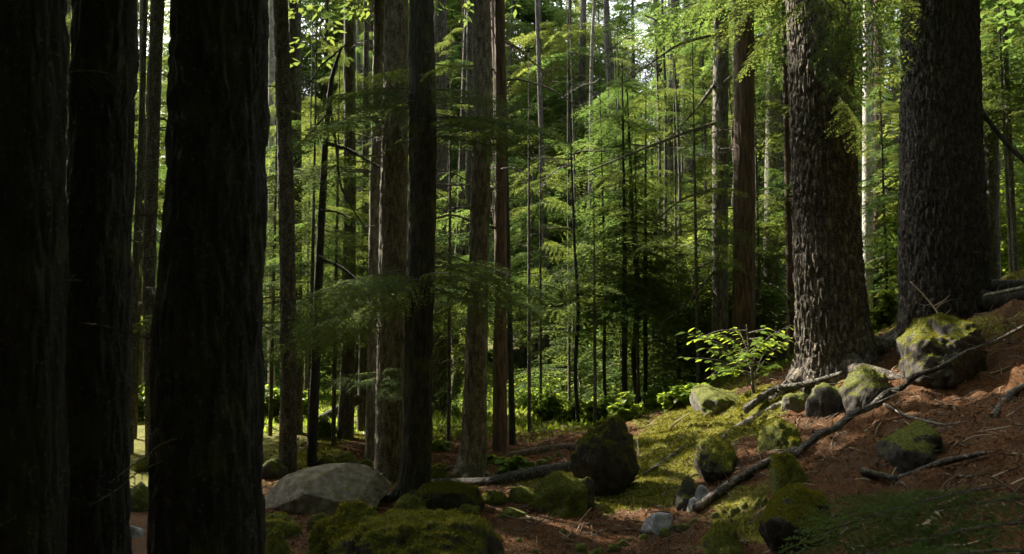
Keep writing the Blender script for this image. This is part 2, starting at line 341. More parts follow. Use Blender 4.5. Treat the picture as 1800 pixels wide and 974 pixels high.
# ------------------------------------------------------------------ foliage pieces, shared by all the trees
def bough(L=1.3, width=0.42, nl=24, sub=0.035, lw=0.007, droop=0.28, rise=0.12, seed=0, slen=0.06, mat_leaf=0):
    """one flat spray of a conifer: axis along +X, twigs on both sides, needle strips along each twig"""
    rg = np.random.default_rng(seed); Vs, Qs, n = [], [], 0
    def axisP(t): return np.array([t * L, 0.05 * L * math.sin(t * 3 + seed), L * (rise * t - droop * t * t)])
    leaf = []
    for side in (-1, 1):
        for i in range(nl):
            t = 0.10 + 0.88 * (i + (0.5 if side > 0 else 0) + rg.uniform(-.25, .25)) / nl
            t = min(t, 0.99); base = axisP(t); ll = L * width * (min(t * 2.6, 1) * (1 - t) ** 0.75 * rg.uniform(.7, 1.15) + 0.07)
            if rg.random() < .06: continue
            an = R(rg.uniform(48, 66)) * side; dr = rg.uniform(.2, .75); dz0 = rg.uniform(-.12, .12)
            ns = max(2, int(ll / sub))
            for k in range(ns):
                u = (k + .5) / ns; d = np.array([math.cos(an), math.sin(an), 0.]); p = base + d * ll * u; p[2] += dz0 * ll * u - dr * ll * u * u
                sl = slen * (1 - u * .55) * rg.uniform(.75, 1.2) * (1 if k % 3 else 1.2)
                for s2 in (-1, 1):
                    a2 = an + s2 * R(rg.uniform(42, 60)); dd = np.array([math.cos(a2), math.sin(a2), rg.uniform(-.45, .05)])
                    leaf.append((p, dd * sl, lw * rg.uniform(.8, 1.3), rg.uniform(-.6, .6)))
            leaf.append((base + np.array([math.cos(an), math.sin(an), dz0 - dr]) * ll * .8, np.array([math.cos(an), math.sin(an), -.3]) * slen, lw, 0))
    P = np.array([l[0] for l in leaf]); D = np.array([l[1] for l in leaf]); Wd = np.array([l[2] for l in leaf]); tl = np.array([l[3] for l in leaf])
    S = np.cross(D, [0, 0, 1.]); S /= np.linalg.norm(S, axis=1)[:, None]; S[:, 2] += tl; S *= Wd[:, None]
    mid = P + D * .45
    V = np.stack([P, mid + S, P + D, mid - S], 1).reshape(-1, 3); q = np.arange(len(V)).reshape(-1, 4)
    ax = np.array([axisP(t) for t in np.linspace(0, .98, 7)]); tv, tf = tube(ax, np.linspace(.009, .002, 7) * (L / 1.3), step=L / 7, seg=4, cap=False)
    return [(V, [q], 0), (tv, tf, 1)]
def rot_pts(V, rz, ry=0, off=(0, 0, 0), s=1.0):
    M = np.array((Matrix.Rotation(rz, 3, 'Z') @ Matrix.Rotation(ry, 3, 'Y'))); return (V * s) @ M.T + np.array(off)
NEAR_BOUGH = [np_mesh('bough', *(lambda m: (m[0], m[1], [M_NEEDLE if k % 3 else M_NEEDLE2, M_TWIG], False, m[2]))(merge(
    bough(1.3, .46, 26, .028, .0065, rng_d, .10, 100 + k, .055)))) for k, rng_d in enumerate((.18, .26, .32, .22, .38, .28))]
MID_B = [bough(1.0, .5, 13, .055, .013, .34 + .09 * k, .12, 200 + k, .085) for k in range(5)]
def tier_parts(seed, nb=8):
    rg = np.random.default_rng(seed); out = []
    for i in range(nb):
        a = 2 * math.pi * (i + rg.uniform(-.3, .3)) / nb; b = MID_B[rg.integers(5)]; s = rg.uniform(.65, 1.1); ry = R(rg.uniform(-8, 16)); z = rg.uniform(-.22, .22)
        for V, Fs, k in b: out.append((rot_pts(V, a, ry, (0, 0, z), s), Fs, k))
    return out
TIER = [np_mesh('bough_tier', *(lambda m: (m[0], m[1], [M_NEEDLE2 if k % 2 else M_NEEDLE, M_TWIG], False, m[2]))(merge(tier_parts(300 + k, 11 + k % 3)))) for k in range(8)]
LOW_B = [bough(1.0, .55, 13, .075, .016, .36, .08, 250 + k, .095) for k in range(4)]
def crown_mesh(k, hh=20.0, z0=2.0, Rm=2.6):
    rg = np.random.default_rng(400 + k); out = []; z = z0
    while z < hh:
        f = (z - z0) / (hh - z0); rad = Rm * (1 - f) ** .7 * rg.uniform(.75, 1.1) + .25
        for i in range(9):
            a = rg.uniform(0, 6.283); b = LOW_B[rg.integers(4)]
            for V, Fs, kk in b[:1]: out.append((rot_pts(V, a, R(rg.uniform(-5, 18)), (0, 0, z + rg.uniform(-.3, .3)), rad * rg.uniform(.7, 1.1)), Fs, kk))
        z += rg.uniform(.5, .85)
    m = merge(out); return np_mesh('crown', m[0], m[1], [M_NEEDLE2 if k % 2 else M_NEEDLE, M_TWIG], False, m[2])
CROWN = [crown_mesh(k) for k in range(4)]
def dead_branch_mesh(k):
    rg = np.random.default_rng(500 + k); L = 1.0; sag = rg.uniform(.05, .45)
    ax = [(0, 0, 0)] + [(t, rg.normal() * .03, -sag * t * t + .1 * t + rg.normal() * .015) for t in (.2, .4, .6, .8, 1)]
    parts = [(*tube(ax, np.linspace(.014, .003, 6), .08, 5, cap=False), 0)]
    for i in range(9):
        t = rg.uniform(.2, .95); p = np.array([t, 0, -sag * t * t + .1 * t]); s = rg.choice([-1, 1]); l = rg.uniform(.1, .38) * (1.2 - t)
        e = p + np.array([.6 * l, s * l * .7, rg.uniform(-.35, .1) * l]); mdp = (p + e) / 2 + np.array([0, 0, .04 * l])
        parts.append((*tube([p, mdp, e], [.006, .004, .0015], .08, 4, cap=False), 0))
    m = merge(parts); return np_mesh('dead_branch', m[0], m[1], [M_TWIG], True)
DEADB = [dead_branch_mesh(k) for k in range(6)]

# ------------------------------------------------------------------ openings in the canopy where the sun comes through
BEAMS = []
def beam(px, py, Y, r): BEAMS.append((at(px, py, Y), r))
for a in [(1270,745,8.4,.5),(1330,700,8.8,.5),(1230,700,8.6,.5),(672,380,7.7,.35),(670,480,7.7,.35),(672,600,7.7,.3),(1262,300,13,.5),(1262,420,13,.5),
          (1400,200,8,.35),(1400,350,8,.4),(1405,500,8,.4),(1410,620,8,.35),(1525,100,16,.5),(1525,250,16,.5),(1525,400,16,.5),
          (470,755,12.5,1.2),(245,750,12.5,1.2),(500,600,14,1),(400,400,14,1),(1050,725,13,.9),(1320,620,8.9,.6),(1160,860,6.6,.3),(1180,740,9.5,.5),
          (1050,300,13,1.0),(1150,250,13,1.2),(1150,120,15,1.4),(1000,200,16,1.3),(1100,420,13,.8),(1210,330,12,.8),(820,120,15,1.0),(560,100,14,1.0),
          (1760,100,14,1.2),(1770,300,14,1),(1560,520,12,.8),(560,300,14,.8),(1230,60,15,1.3),(950,60,17,1.4),(1100,550,14,1),(1180,500,14,1),(1150,620,13,.8),(1000,520,15,.8),(1200,560,13,1.2),(1150,480,13,1.2),(470,755,12.5,.75),(245,750,12.5,.75),(510,770,13,.75),(570,760,12.5,.7),(235,800,11,.6),(1150,560,15,.75),(1080,600,16,.75),(1200,480,16,.75),(1000,600,16,.75),(950,350,15,.9),(1050,180,12.5,1.4),(1150,350,12.5,1.4),(1000,380,13,1.2),(1100,260,16,1.6),(1200,180,15,1.5),(950,250,14,1.2),(900,450,14,1.0),(780,300,12,.9),(650,250,12,.9),(1000,100,18,1.8),(1150,60,19,1.8),(600,120,16,1.5),(740,60,14,1),(1370,720,8,.4),(1200,770,8,.4),(240,880,7.5,.3),(465,870,7.0,.25)]: beam(*a)
TS = np.array(TO_SUN)
TREES = []
BO = np.array([b[0] for b in BEAMS]); BR = np.array([b[1] for b in BEAMS]); BT = np.where(BR >= .8, 2.6, .8)
def in_beam(c, r):
    d = np.asarray(c) - BO; t = d @ TS; dist = np.linalg.norm(d - t[:, None] * TS, axis=1)
    if ((t > BT) & (dist < BR + r * .85)).any(): return True
    return any((c[0] - x) ** 2 + (c[1] - y) ** 2 < (g + r * .5) ** 2 and c[2] > zz for x, y, g, zz in GAPS)
# gaps carved in the canopy to let skylight onto path and middle forest
GAPS = [(0.3, 4.8, 1.5, 4), (0.4, 6, 1.0, 5), (-1.2, 5.2, .9, 5), (-.8, 9, 1.0, 7), (-2.6, 10.2, 1.3, 6.8), (-1.8, 6.3, .7, 5.5), (-5, 13, 2, 6), (1.5, 13, 2.4, 7.5), (5, 13.5, 2.2, 8), (2.2, 7.6, 1.0, 5), (3, 15.5, 2.6, 8.7), (6, 17, 3, 9.5), (2.6, 11, 1.4, 6.6), (-2.5, 16, 2, 8.7), (0, 19, 3, 9), (-6, 20, 2.5, 12), (7, 19, 2.2, 12)]

# ------------------------------------------------------------------ trees
def tiers(tree, C, z0, z1, step, Rm, dens=1.0, carve=True):
    """C: function z -> (x, y) of the trunk axis in world; adds whorls of living boughs"""
    z = z0; base = np.array(tree.location)
    while z < z1:
        f = (z - z0) / max(z1 - z0, 1e-3); rad = Rm * (0.75 + .5 * random.random()) * (1 - f * .6)
        x, y = C(z)
        if random.random() < dens and not (carve and in_beam((x, y, z - .2 * rad), rad)):
            link('bough_tier', random.choice(TIER), tree, np.array([x, y, z]) - base, (random.uniform(-.17, .17), random.uniform(-.17, .17), random.uniform(0, 6.28)), rad)
        z += step * random.uniform(.75, 1.25)
def trunk(pts, label, Y=None, mt=None, name='conifer_tree', cat='tree', group=None, Ht=20, seg=28, amp=.012, freq=14, zs=.25, step=.06, ridge=.3, base=True,
          crown=None, dead=None, boughs=(), lobes=0.03, topz=None, seed=None, plates=0.0, pf=22.0, flare=0.0, stubs=0, roots=0):
    """pts: (px, py, width px) from the foot up, at depth Y"""
    mt = mt or M_BARK; seed = seed if seed is not None else int(pts[0][0])
    if Y is None: Y = float(ground_at(pts[0][0], pts[0][1])[1])
    P = [at(p[0], p[1], Y) for p in pts]; rad = [p[2] * Y / F / 2 for p in pts]
    if base:
        z = H(P[0][0], P[0][1]); d = P[0] - P[1]; d = d / abs(d[2])
        if P[0][2] > z: P.insert(0, P[0] + d * (P[0][2] - z)); rad.insert(0, rad[0] * 1.25)
        P.insert(0, P[0] + d * .35); rad.insert(0, rad[0] * 1.2)
    if topz is None:
        d = P[-1] - P[-2]; d = d / d[2]; d[:2] = np.clip(d[:2], -.03, .03); zt = max(Ht, P[-1][2] + .8); r0 = rad[-1]; z0 = P[-1][2]
        for f in (.25, .6, 1): P.append(P[len(P) - 1] + 0 if False else np.array([*(P[-1][:2] + d[:2] * (zt - z0) * (.25 if f == .25 else .35 if f == .6 else .4)), z0 + (zt - z0) * f])); rad.append(r0 * (1 - f * .8))
    org = np.array([P[0][0], P[0][1], H(P[0][0], P[0][1])]); PP = np.array(P)
    t = empty(name, org, label, cat, group)
    zsp = PP[:, 2]
    def C(z): return np.interp(z, zsp, PP[:, 0]), np.interp(z, zsp, PP[:, 1])
    def Rz(z): return float(np.interp(z, zsp, rad))
    zv = CH + .47 * Y + 1.0   # fine rings only as high as the picture sees
    k = int(np.searchsorted(zsp, zv)); k = min(max(k, 2), len(P))
    lo = [i for i in range(len(P)) if zsp[i] <= zv]; c = C(zv)
    if zsp[-1] > zv + .5:
        Pl = [P[i] for i in lo] + [np.array([*c, zv])]; rl = [rad[i] for i in lo] + [Rz(zv)]
        Pu = [np.array([*c, zv])] + [P[i] for i in range(len(P)) if zsp[i] > zv]; ru = [Rz(zv)] + [rad[i] for i in range(len(P)) if zsp[i] > zv]
        m = merge([(*tube(np.array(Pl) - org, rl, step, seg, amp, freq, zs, seed, False, lobes, ridge, plates, pf, flare), 0), (*tube(np.array(Pu) - org, ru, .5, 10, cap=False), 0)])
    else: m = merge([(*tube(np.array(P) - org, rad, step, seg, amp, freq, zs, seed, True, lobes, ridge), 0)])
    link('trunk', np_mesh('trunk', m[0], m[1], mt), t)
    if crown and Ht > 15: TREES.append((t, C, Ht, 2.7 + .45 * Y))
    if crown: tiers(t, C, *crown)
    if dead:
        n, a, b, l0, l1 = dead
        for i in range(n):
            z = random.uniform(a, b); an = random.uniform(0, 6.28); x, y = C(z); r = Rz(z) * .8
            link('dead_branch', random.choice(DEADB), t, np.array([x + r * math.cos(an), y + r * math.sin(an), z]) - org, (0, random.uniform(-.2, .35), an), random.uniform(l0, l1))
    for i in range(stubs):
        z = random.uniform(.5, CH + .42 * Y); an = random.uniform(0, 6.28); x, y = C(z); r = Rz(z) * .9
        link('twig', random.choice(DEADB), t, np.array([x + r * math.cos(an), y + r * math.sin(an), z]) - org, (random.uniform(-1, 1), random.uniform(-.3, .5), an), random.uniform(.08, .3))
    for (px, py, az, ln) in boughs:   # living boughs by height in the picture, azimuth in degrees (0 = right, -90 = to the viewer)
        z = at(px, py, Y)[2]; x, y = C(z); r = Rz(z) * .7; a = R(az)
        for q_ in range(3):
            a = R(az) + random.uniform(-.5, .5) * (q_ > 0); sg = 1 if math.cos(a) >= 0 else -1
            link('bough', random.choice(NEAR_BOUGH), t, np.array([x + r * math.cos(a), y + r * math.sin(a), z + (random.uniform(-.16, .12) if q_ else 0)]) - org,
                 (sg * random.uniform(.15, .6), random.uniform(-.05, .22), a), ln / 1.3 * random.uniform(.75, 1.1))
    for i in range(roots):
        a = 6.28 * (i + random.uniform(-.3, .3)) / roots; r0 = rad[1] * .75; l = r0 * random.uniform(2.0, 3.6); b0 = random.uniform(-.5, .5); pts = []
        for u in (0, .3, .6, 1):
            aa = a + b0 * u; q = np.array([P[1][0] + math.cos(aa) * (r0 * .6 + l * u), P[1][1] + math.sin(aa) * (r0 * .6 + l * u)]); pts.append([*q, H(*q) + (r0 * .6, r0 * .12, -.01, -.08)[len(pts)]])
        v, f = tube(np.array(pts) - org, [r0 * .42, r0 * .3, r0 * .2, r0 * .1], .04, 14, .008, 22, .3, seed + i); link('root', np_mesh('root', v, f, mt), t)
    return t, C, Rz, org, Y
def hang(tree, org, px, py, Yd, az, droop, ln, roll=0.0):
    link('bough', random.choice(NEAR_BOUGH), tree, at(px, py, Yd) - org, (roll + random.uniform(-.1, .1), droop, R(az)), ln / 1.3)
def stick(name, pts, rpx, label, cat, mt=None, lift=0.0, seg=10, amp=.004, twigs=0, step=.03, parent=None, org0=None, group=None):
    """pts: (px, py, Y or None = lying on the ground); rpx: half widths in photo pixels"""
    P = []
    for q in pts:
        if len(q) == 2 or q[2] is None: g = ground_at(q[0], q[1]); P.append(g + [0, 0, lift])
        else: P.append(at(*q))
    P = np.array(P); rr = [r * p[1] / F for r, p in zip(rpx, P)]
    org = np.array(org0) if org0 is not None else P[0].copy()
    parts = [(*tube(P - org, rr, step, seg, amp, 30, .25, int(pts[0][0]), True, 0, .3), 0)]
    rg = np.random.default_rng(int(pts[0][0] * 3 + pts[0][1]))
    for i in range(twigs):
        t = rg.uniform(.2, .95); k = int(t * (len(P) - 1)); u = t * (len(P) - 1) - k; p = P[k] * (1-u) + P[min(k+1, len(P)-1)] * u - org
        l = rg.uniform(.1, .4); e = p + np.array([rg.uniform(-1, 1), rg.uniform(-1, .3), rg.uniform(-.1, .7)]) * l
        parts.append((*tube([p, (p+e)/2 + rg.normal(size=3) * .02, e], [.006, .004, .0015], .05, 4, cap=False), 0))
    m = merge(parts); o = link(name, np_mesh(name, m[0], m[1], mt or M_TWIG), parent, org if parent is None else (0, 0, 0))
    if parent is None: tag(o, label, cat, group)
    return o

# near dark trunks on the left
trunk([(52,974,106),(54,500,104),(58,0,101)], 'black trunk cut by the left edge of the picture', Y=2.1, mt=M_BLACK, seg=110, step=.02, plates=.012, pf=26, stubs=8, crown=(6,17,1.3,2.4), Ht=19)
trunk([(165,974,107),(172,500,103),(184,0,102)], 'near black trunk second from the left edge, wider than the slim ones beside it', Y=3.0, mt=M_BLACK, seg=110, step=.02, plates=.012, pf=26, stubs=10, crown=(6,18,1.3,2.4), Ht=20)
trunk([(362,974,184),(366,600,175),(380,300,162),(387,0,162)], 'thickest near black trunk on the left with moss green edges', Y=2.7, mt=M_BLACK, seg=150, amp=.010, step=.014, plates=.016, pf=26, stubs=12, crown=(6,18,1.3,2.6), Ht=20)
trunk([(268,800,22),(262,480,21),(269,230,22),(277,0,24)], 'slim dark trunk seen in the gap between the two near black trunks', Y=8.2, crown=(6,17,1.3,2.2), dead=(9,1.5,6,.4,.9), Ht=18)
trunk([(228,800,13),(238,480,12),(246,300,11),(252,120,9),(256,0,8)], 'thin leaning stem half hidden by the near black trunk edge', Y=9.2, dead=(4,1.5,5,.3,.7), Ht=9, crown=(6.5,9,.9,1.2))
trunk([(246,780,11),(248,400,10),(250,0,9)], 'thin grey trunk far back in the gap between the black trunks', Y=14, mt=M_BARKG, Ht=16, crown=(7,15,1.2,1.8))
trunk([(477,790,12),(477,400,11),(478,0,10)], 'thin trunk coloured as sunlit just right of the thickest black trunk', Y=14.5, mt=M_BARKW, Ht=17, crown=(7.5,16,1.2,1.8))
# the row behind
trunk([(506,828,30),(507,600,27),(502,300,26),(493,0,25)], 'slender dark trunk with pale lichen flecks behind the grey boulder left end', mt=M_BARK, amp=.006, seg=56, step=.025, plates=.008, pf=32, stubs=16,
      crown=(5.6,17,1.1,2.3), dead=(3,2.5,5,.3,.8), boughs=[(500,560,170,1.2),(500,520,-160,1.3)], Ht=18)
trunk([(520,790,24),(519,400,22),(518,0,22)], 'dark trunk just behind the slender lichen flecked one, seen at its upper right', Y=11, crown=(6.5,17,1.2,2.2), dead=(3,3,6,.4,.9), Ht=18)
g, gC, gR, gO, gY = trunk([(548,822,18),(556,600,16),(562,450,14),(572,250,11),(583,140,8),(600,85,4),(612,80,1.5)], 'thin dead sapling with its top bent over to the right', mt=M_BLACK, name='dead_sapling', amp=.004, seg=20, step=.03, topz=1)
for pts, rp in (([(577,165),(590,250),(600,330),(640,400)],[3,2.4,1.8,1]), ([(568,250),(610,262),(660,290),(720,325)],[4,3.4,2.4,1]), ([(562,370),(590,372),(620,385)],[2.5,2,1]),
                ([(560,545),(585,560),(605,590)],[4,3.4,1.5]), ([(575,200),(540,240),(515,265)],[2.4,1.8,1]), ([(600,85),(560,120),(530,175)],[2,1.4,.8]), ([(563,455),(600,470),(640,505),(655,540)],[3,2.6,2,1])):
    stick('branch', [(x, y, gY - .15 * i) for i, (x, y) in enumerate(pts)], rp, '', '', M_BLACK, parent=g, org0=gO, seg=6, twigs=2)
trunk([(607,770,30),(612,600,24),(615,300,22),(614,0,19)], 'dark trunk with flared foot at the end of the leaning log', mt=M_BARK, crown=(4.8,17,1.1,2.3), dead=(8,2,6,.5,1.0), Ht=18, boughs=[(612,250,160,1.5),(612,200,-20,1.4),(612,560,-150,1.4)])
trunk([(638,775,24),(640,640,20),(641,450,14),(642,300,12)], 'dark stem tight beside the flared foot of the shaded trunk', Y=11.4, crown=(4,12,1,2), Ht=13)
trunk([(653,806,22),(657,500,21),(662,250,20),(667,0,19)], 'grey trunk close left of the sunlit edged one', mt=M_BARKG, crown=(5.5,17,1.2,2.2), dead=(6,2,6,.4,.9), Ht=18, boughs=[(660,560,-170,1.3),(660,300,200,1.3)])
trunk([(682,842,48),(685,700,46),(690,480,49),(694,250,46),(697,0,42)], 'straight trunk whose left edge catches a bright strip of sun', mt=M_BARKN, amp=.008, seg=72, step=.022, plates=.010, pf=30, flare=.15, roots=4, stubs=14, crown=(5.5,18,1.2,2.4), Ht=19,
      boughs=[(694,190,175,1.0),(694,170,-60,1.1),(694,220,-130,1.1),(694,290,215,1.0),(690,555,165,1.1),(690,560,-120,1.0),(684,655,170,.55),(684,640,-80,.6)], dead=(4,2,5.5,.3,.6))
trunk([(724,880,62),(733,800,50),(736,600,48),(740,480,47),(743,240,48),(741,0,42)], 'mossy footed dark trunk standing in front of the flat mossy rock', mt=M_BARKM, amp=.010, seg=90, step=.02, plates=.012, pf=28, flare=.16, roots=5, stubs=14, crown=(5.2,18,1.2,2.5), Ht=19,
      boughs=[(743,165,-150,.95),(743,160,-40,.9),(743,170,185,.8),(743,200,5,1.0),(743,240,-15,.9),(740,485,-170,1.0),(740,475,-40,1.0),(740,490,0,1.05),(740,505,-120,1.0),(740,460,25,1.1),(740,520,165,.9)], dead=(3,3,4.5,.2,.5))
trunk([(824,745,14),(824,400,13),(826,0,12)], 'thin dark trunk close behind the rough brown one', Y=13.5, crown=(7,18,1.2,2.1), dead=(8,3,8,.6,1.2), Ht=18)
trunk([(825,840,56),(833,780,44),(838,600,37),(843,400,34),(848,200,32),(848,0,29)], 'rough brown trunk with a lit left flank behind the mossy rock', mt=M_BARKN, amp=.008, seg=80, step=.022, plates=.011, pf=28, flare=.18, roots=5, stubs=14, crown=(5.6,18,1.2,2.4), Ht=19,
      boughs=[(848,215,-10,.9),(848,225,-160,.9),(848,240,-70,1.0),(843,505,-160,.95),(843,515,-15,.8)], dead=(6,2.4,5.6,.4,.9))
trunk([(878,792,26),(879,600,23),(880,300,21),(878,0,19)], 'thin brown trunk with bare dead branches right of the rough one', mt=M_BARKR, crown=(7,17,1.2,2.2), dead=(18,2.4,6.5,.6,1.5), Ht=18, seg=32)
trunk([(901,782,12),(897,600,9),(893,440,8),(890,300,7)], 'thin black stem beside the foot of the brown branchy trunk', mt=M_BLACK, crown=(5.5,9,.9,1.2), Ht=10)
# middle distance
MIDT = [(775,770,12,17,'grey stem'),(792,760,16,14.5,'dark leaning stem'),(930,705,9,20,''),(962,690,15,21,''),(1018,765,7,12,''),(1012,700,26,24,''),(1065,745,6,12.5,''),
        (1099,752,10,12,''),(1125,740,11,12.5,''),(1134,742,8,12.6,''),(1156,700,14,15.5,''),(1178,704,34,17,''),(1086,690,10,19,''),(1196,700,12,18,''),(806,720,10,18,''),(915,690,12,22,'')]
DESC = {775:'thin grey trunk between the mossy footed trunk and the rough brown one',792:'thin dark trunk close left of the rough brown one',930:'faint slim trunk deep in shade right of the branchy brown trunk',
        962:'dim trunk deep in the shaded centre of the wood',1018:'very thin black sapling stem rising behind the dark overhanging boulder',1012:'broad dim trunk far back in the shaded centre',
        1065:'thinnest black stem standing in bright shrubs',1099:'slim black stem at the right end of the bright shrubs',1125:'slim black trunk left of the paired dark ones',1134:'black stem touching the slim black trunk',
        1156:'black trunk on the left edge of the broad shaded one',1178:'broad shaded trunk in the centre distance with stems on its left',1086:'dim slim trunk behind the middle saplings',1196:'slim shaded trunk right of the broad shaded one',
        806:'far thin trunk in the gap left of the rough brown one',915:'far dim trunk right of the thin black stem'}
for px, py, w, Yd, _ in MIDT:
    ln = {792: 14, 1018: -8, 1125: -12}.get(px, random.uniform(-10, 10)); th = w < 15
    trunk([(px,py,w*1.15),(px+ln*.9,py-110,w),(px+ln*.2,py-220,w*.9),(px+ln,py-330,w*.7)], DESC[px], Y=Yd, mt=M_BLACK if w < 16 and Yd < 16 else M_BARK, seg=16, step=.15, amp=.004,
          crown=(2.0 if th else 3.0 + Yd*.1, 5.6 if th else 17, .5 if th else 1.0, 1.1 if th else 2.1), dead=(8,1.5,7,.4,1.1), Ht=5.8 if th else 18)
# right of centre
p_, pC, pR, pO, pY = trunk([(1266,690,29),(1266,500,27),(1266,250,27),(1268,0,25)], 'straight trunk left of the reddish one, sun on its left side', Y=12.2, mt=M_BARKG, seg=48, step=.04, plates=.010, pf=24, stubs=10, crown=(8,19,1.2,2.4), dead=(14,2,7,.6,1.4), Ht=20)
for pts, rp in (([(1262,215),(1200,235),(1130,262),(1030,303)],[3.4,3,2.2,1]), ([(1255,150),(1225,190),(1180,240)],[3.5,2.6,1.2]), ([(1260,60),(1190,80),(1090,150)],[3,2,1]),
                ([(1262,330),(1200,350),(1150,390)],[2.4,1.8,1]), ([(1262,470),(1200,540),(1160,570)],[2.6,2,1])):
    stick('branch', [(x, y, pY - .5 * i) for i, (x, y) in enumerate(pts)], rp, '', '', M_TWIG, parent=p_, org0=pO, seg=6, twigs=4)
trunk([(1308,700,44),(1308,560,38),(1308,300,36),(1308,0,34)], 'reddish brown trunk between two grey ones behind the hill', Y=11.3, mt=M_BARKR, seg=56, step=.035, plates=.010, pf=22, stubs=10, crown=(7,19,1.2,2.4), dead=(9,2.5,6.5,.4,1.0), Ht=20)
trunk([(1352,660,26),(1356,400,25),(1361,0,23)], 'grey trunk right of the reddish one', Y=13.5, mt=M_BARKG, seg=32, crown=(8,18,1.2,2.2), dead=(10,2,8,.5,1.1), Ht=19)
trunk([(1393,680,20),(1392,560,18),(1388,400,15)], 'dark stem hugging the left side of the great furrowed trunk', Y=11.8, mt=M_BARKR, crown=(3.6,9,1,1.2), Ht=10)
sT, sC, sR, sO, sY = trunk([(1474,662,151),(1470,625,128),(1462,560,115),(1452,400,107),(1446,250,105),(1441,100,104),(1437,0,103)], 'great furrowed trunk on the slope with its left flank sunlit', Y=7.9, mt=M_BARKB, seg=280, amp=.012, freq=9, zs=.30, plates=.030, pf=31, flare=.3, roots=4, stubs=14,
      step=.014, ridge=0, lobes=.03, crown=(6.3,20,1.3,2.6), Ht=23, seed=4)
for q in [(1450,-60,7.3,180,.35,1.5),(1420,-40,7.2,195,.45,1.3),(1400,-70,7.6,170,.35,1.5),(1440,-30,7.1,-90,.9,.9),(1460,-20,7.0,-60,1.0,1.0),(1480,-60,7.2,-40,1.1,1.3),(1380,-30,7.4,200,.3,1.0),(1340,-50,7.8,185,.35,1.0),
          (1470,40,7.2,-120,.9,.8),(1450,120,7.25,-70,.8,.7),(1430,-10,7.2,150,.5,1.0),(1500,-80,7.3,-100,1.15,1.6),(1520,-70,7.4,20,.5,.8),(1480,170,7.3,-80,1.0,.7)]: hang(sT, sO, *q)
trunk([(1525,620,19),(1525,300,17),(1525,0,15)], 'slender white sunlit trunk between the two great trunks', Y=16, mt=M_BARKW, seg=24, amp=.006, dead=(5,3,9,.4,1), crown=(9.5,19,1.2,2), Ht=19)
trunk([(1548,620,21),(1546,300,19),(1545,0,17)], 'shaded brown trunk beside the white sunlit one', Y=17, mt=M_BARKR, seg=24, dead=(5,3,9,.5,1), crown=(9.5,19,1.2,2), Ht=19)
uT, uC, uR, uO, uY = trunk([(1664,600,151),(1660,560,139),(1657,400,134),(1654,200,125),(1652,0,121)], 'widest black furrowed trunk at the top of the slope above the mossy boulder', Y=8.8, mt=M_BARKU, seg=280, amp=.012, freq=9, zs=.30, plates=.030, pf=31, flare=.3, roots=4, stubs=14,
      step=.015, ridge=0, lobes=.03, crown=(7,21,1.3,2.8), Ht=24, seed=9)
trunk([(1745,520,26),(1742,300,25),(1740,0,24)], 'dim trunk behind the right edge of the widest black trunk', Y=13, mt=M_BARK, seg=28, dead=(8,4,8,.5,1.2), crown=(8,18,1.2,2.2), Ht=19)
trunk([(1786,500,10),(1772,200,9),(1765,0,8)], 'thin stem at the far right edge among bright leaves', Y=12, mt=M_BARK, seg=12, dead=(4,4,8,.5,1), crown=(5,10,.9,1.4), Ht=11)

# ------------------------------------------------------------------ the deeper forest, each tree its own thing
placed = []
def far_tree(x, y, Ht, full):
    z = H(x, y); t = empty('forest_conifer', (x, y, z), 'background conifer among many deeper in the forest', 'tree', 'conifers deeper in the forest')
    r = random.uniform(.07, .2) * (1 if y < 30 else 1.3); lx, ly = random.gauss(0, .02) * Ht, random.gauss(0, .02) * Ht
    w = random.uniform(-.12, .12); P = [(0, 0, -.3), (w, w * .5, Ht * .12), (lx * .25 - w, ly * .25, Ht * .3), (lx * .5 + w, ly * .5, Ht * .55), (lx, ly, Ht)]
    m = tube(P, [r * 1.2, r, r * .85, r * .6, .02], .6, 10, .008, cap=False); bk = random.choice([M_BARK, M_BARKG, M_BARKR, M_BARK]); link('trunk', np_mesh('trunk', m[0], m[1], bk), t)
    t['label'] = {M_BARK.name: 'dark', M_BARKG.name: 'grey', M_BARKR.name: 'brownish'}[bk.name] + (' trunked tall conifer far back in the forest' if full else ' trunked conifer with low boughs in the middle distance')
    TREES.append((t, lambda zz: (x, y), Ht, 2.9 + .45 * max(y, 0) if abs(x) < .8 * max(y, 0) else 5))
    if full:
        s = Ht / 20; link('crown', random.choice(CROWN), t, (lx * .5, ly * .5, random.uniform(-1, 1)), (0, 0, random.uniform(0, 6.28)), (s * random.uniform(.9, 1.3), s * random.uniform(.9, 1.3), s))
    else:
        tiers(t, lambda zz: (x + lx * (zz - z) / Ht, y + ly * (zz - z) / Ht), z + random.uniform(1.8, 3.6), z + Ht * .96, 1.0, random.uniform(1.5, 2.3), .95)
        for i in range(9):
            an = random.uniform(0, 6.28); link('dead_branch', random.choice(DEADB), t, (0, 0, random.uniform(1.2, 7)), (0, random.uniform(-.1, .4), an), random.uniform(.6, 1.4))
def blocks(x, y, f=.55, a=.12, zt=22):
    for z in np.arange(.5, zt, .5):
        d = np.array([x, y, z]) - BO; t = d @ TS
        if ((t > .8) & (np.linalg.norm(d - t[:, None] * TS, axis=1) < BR * f + a)).any(): return True
    return False
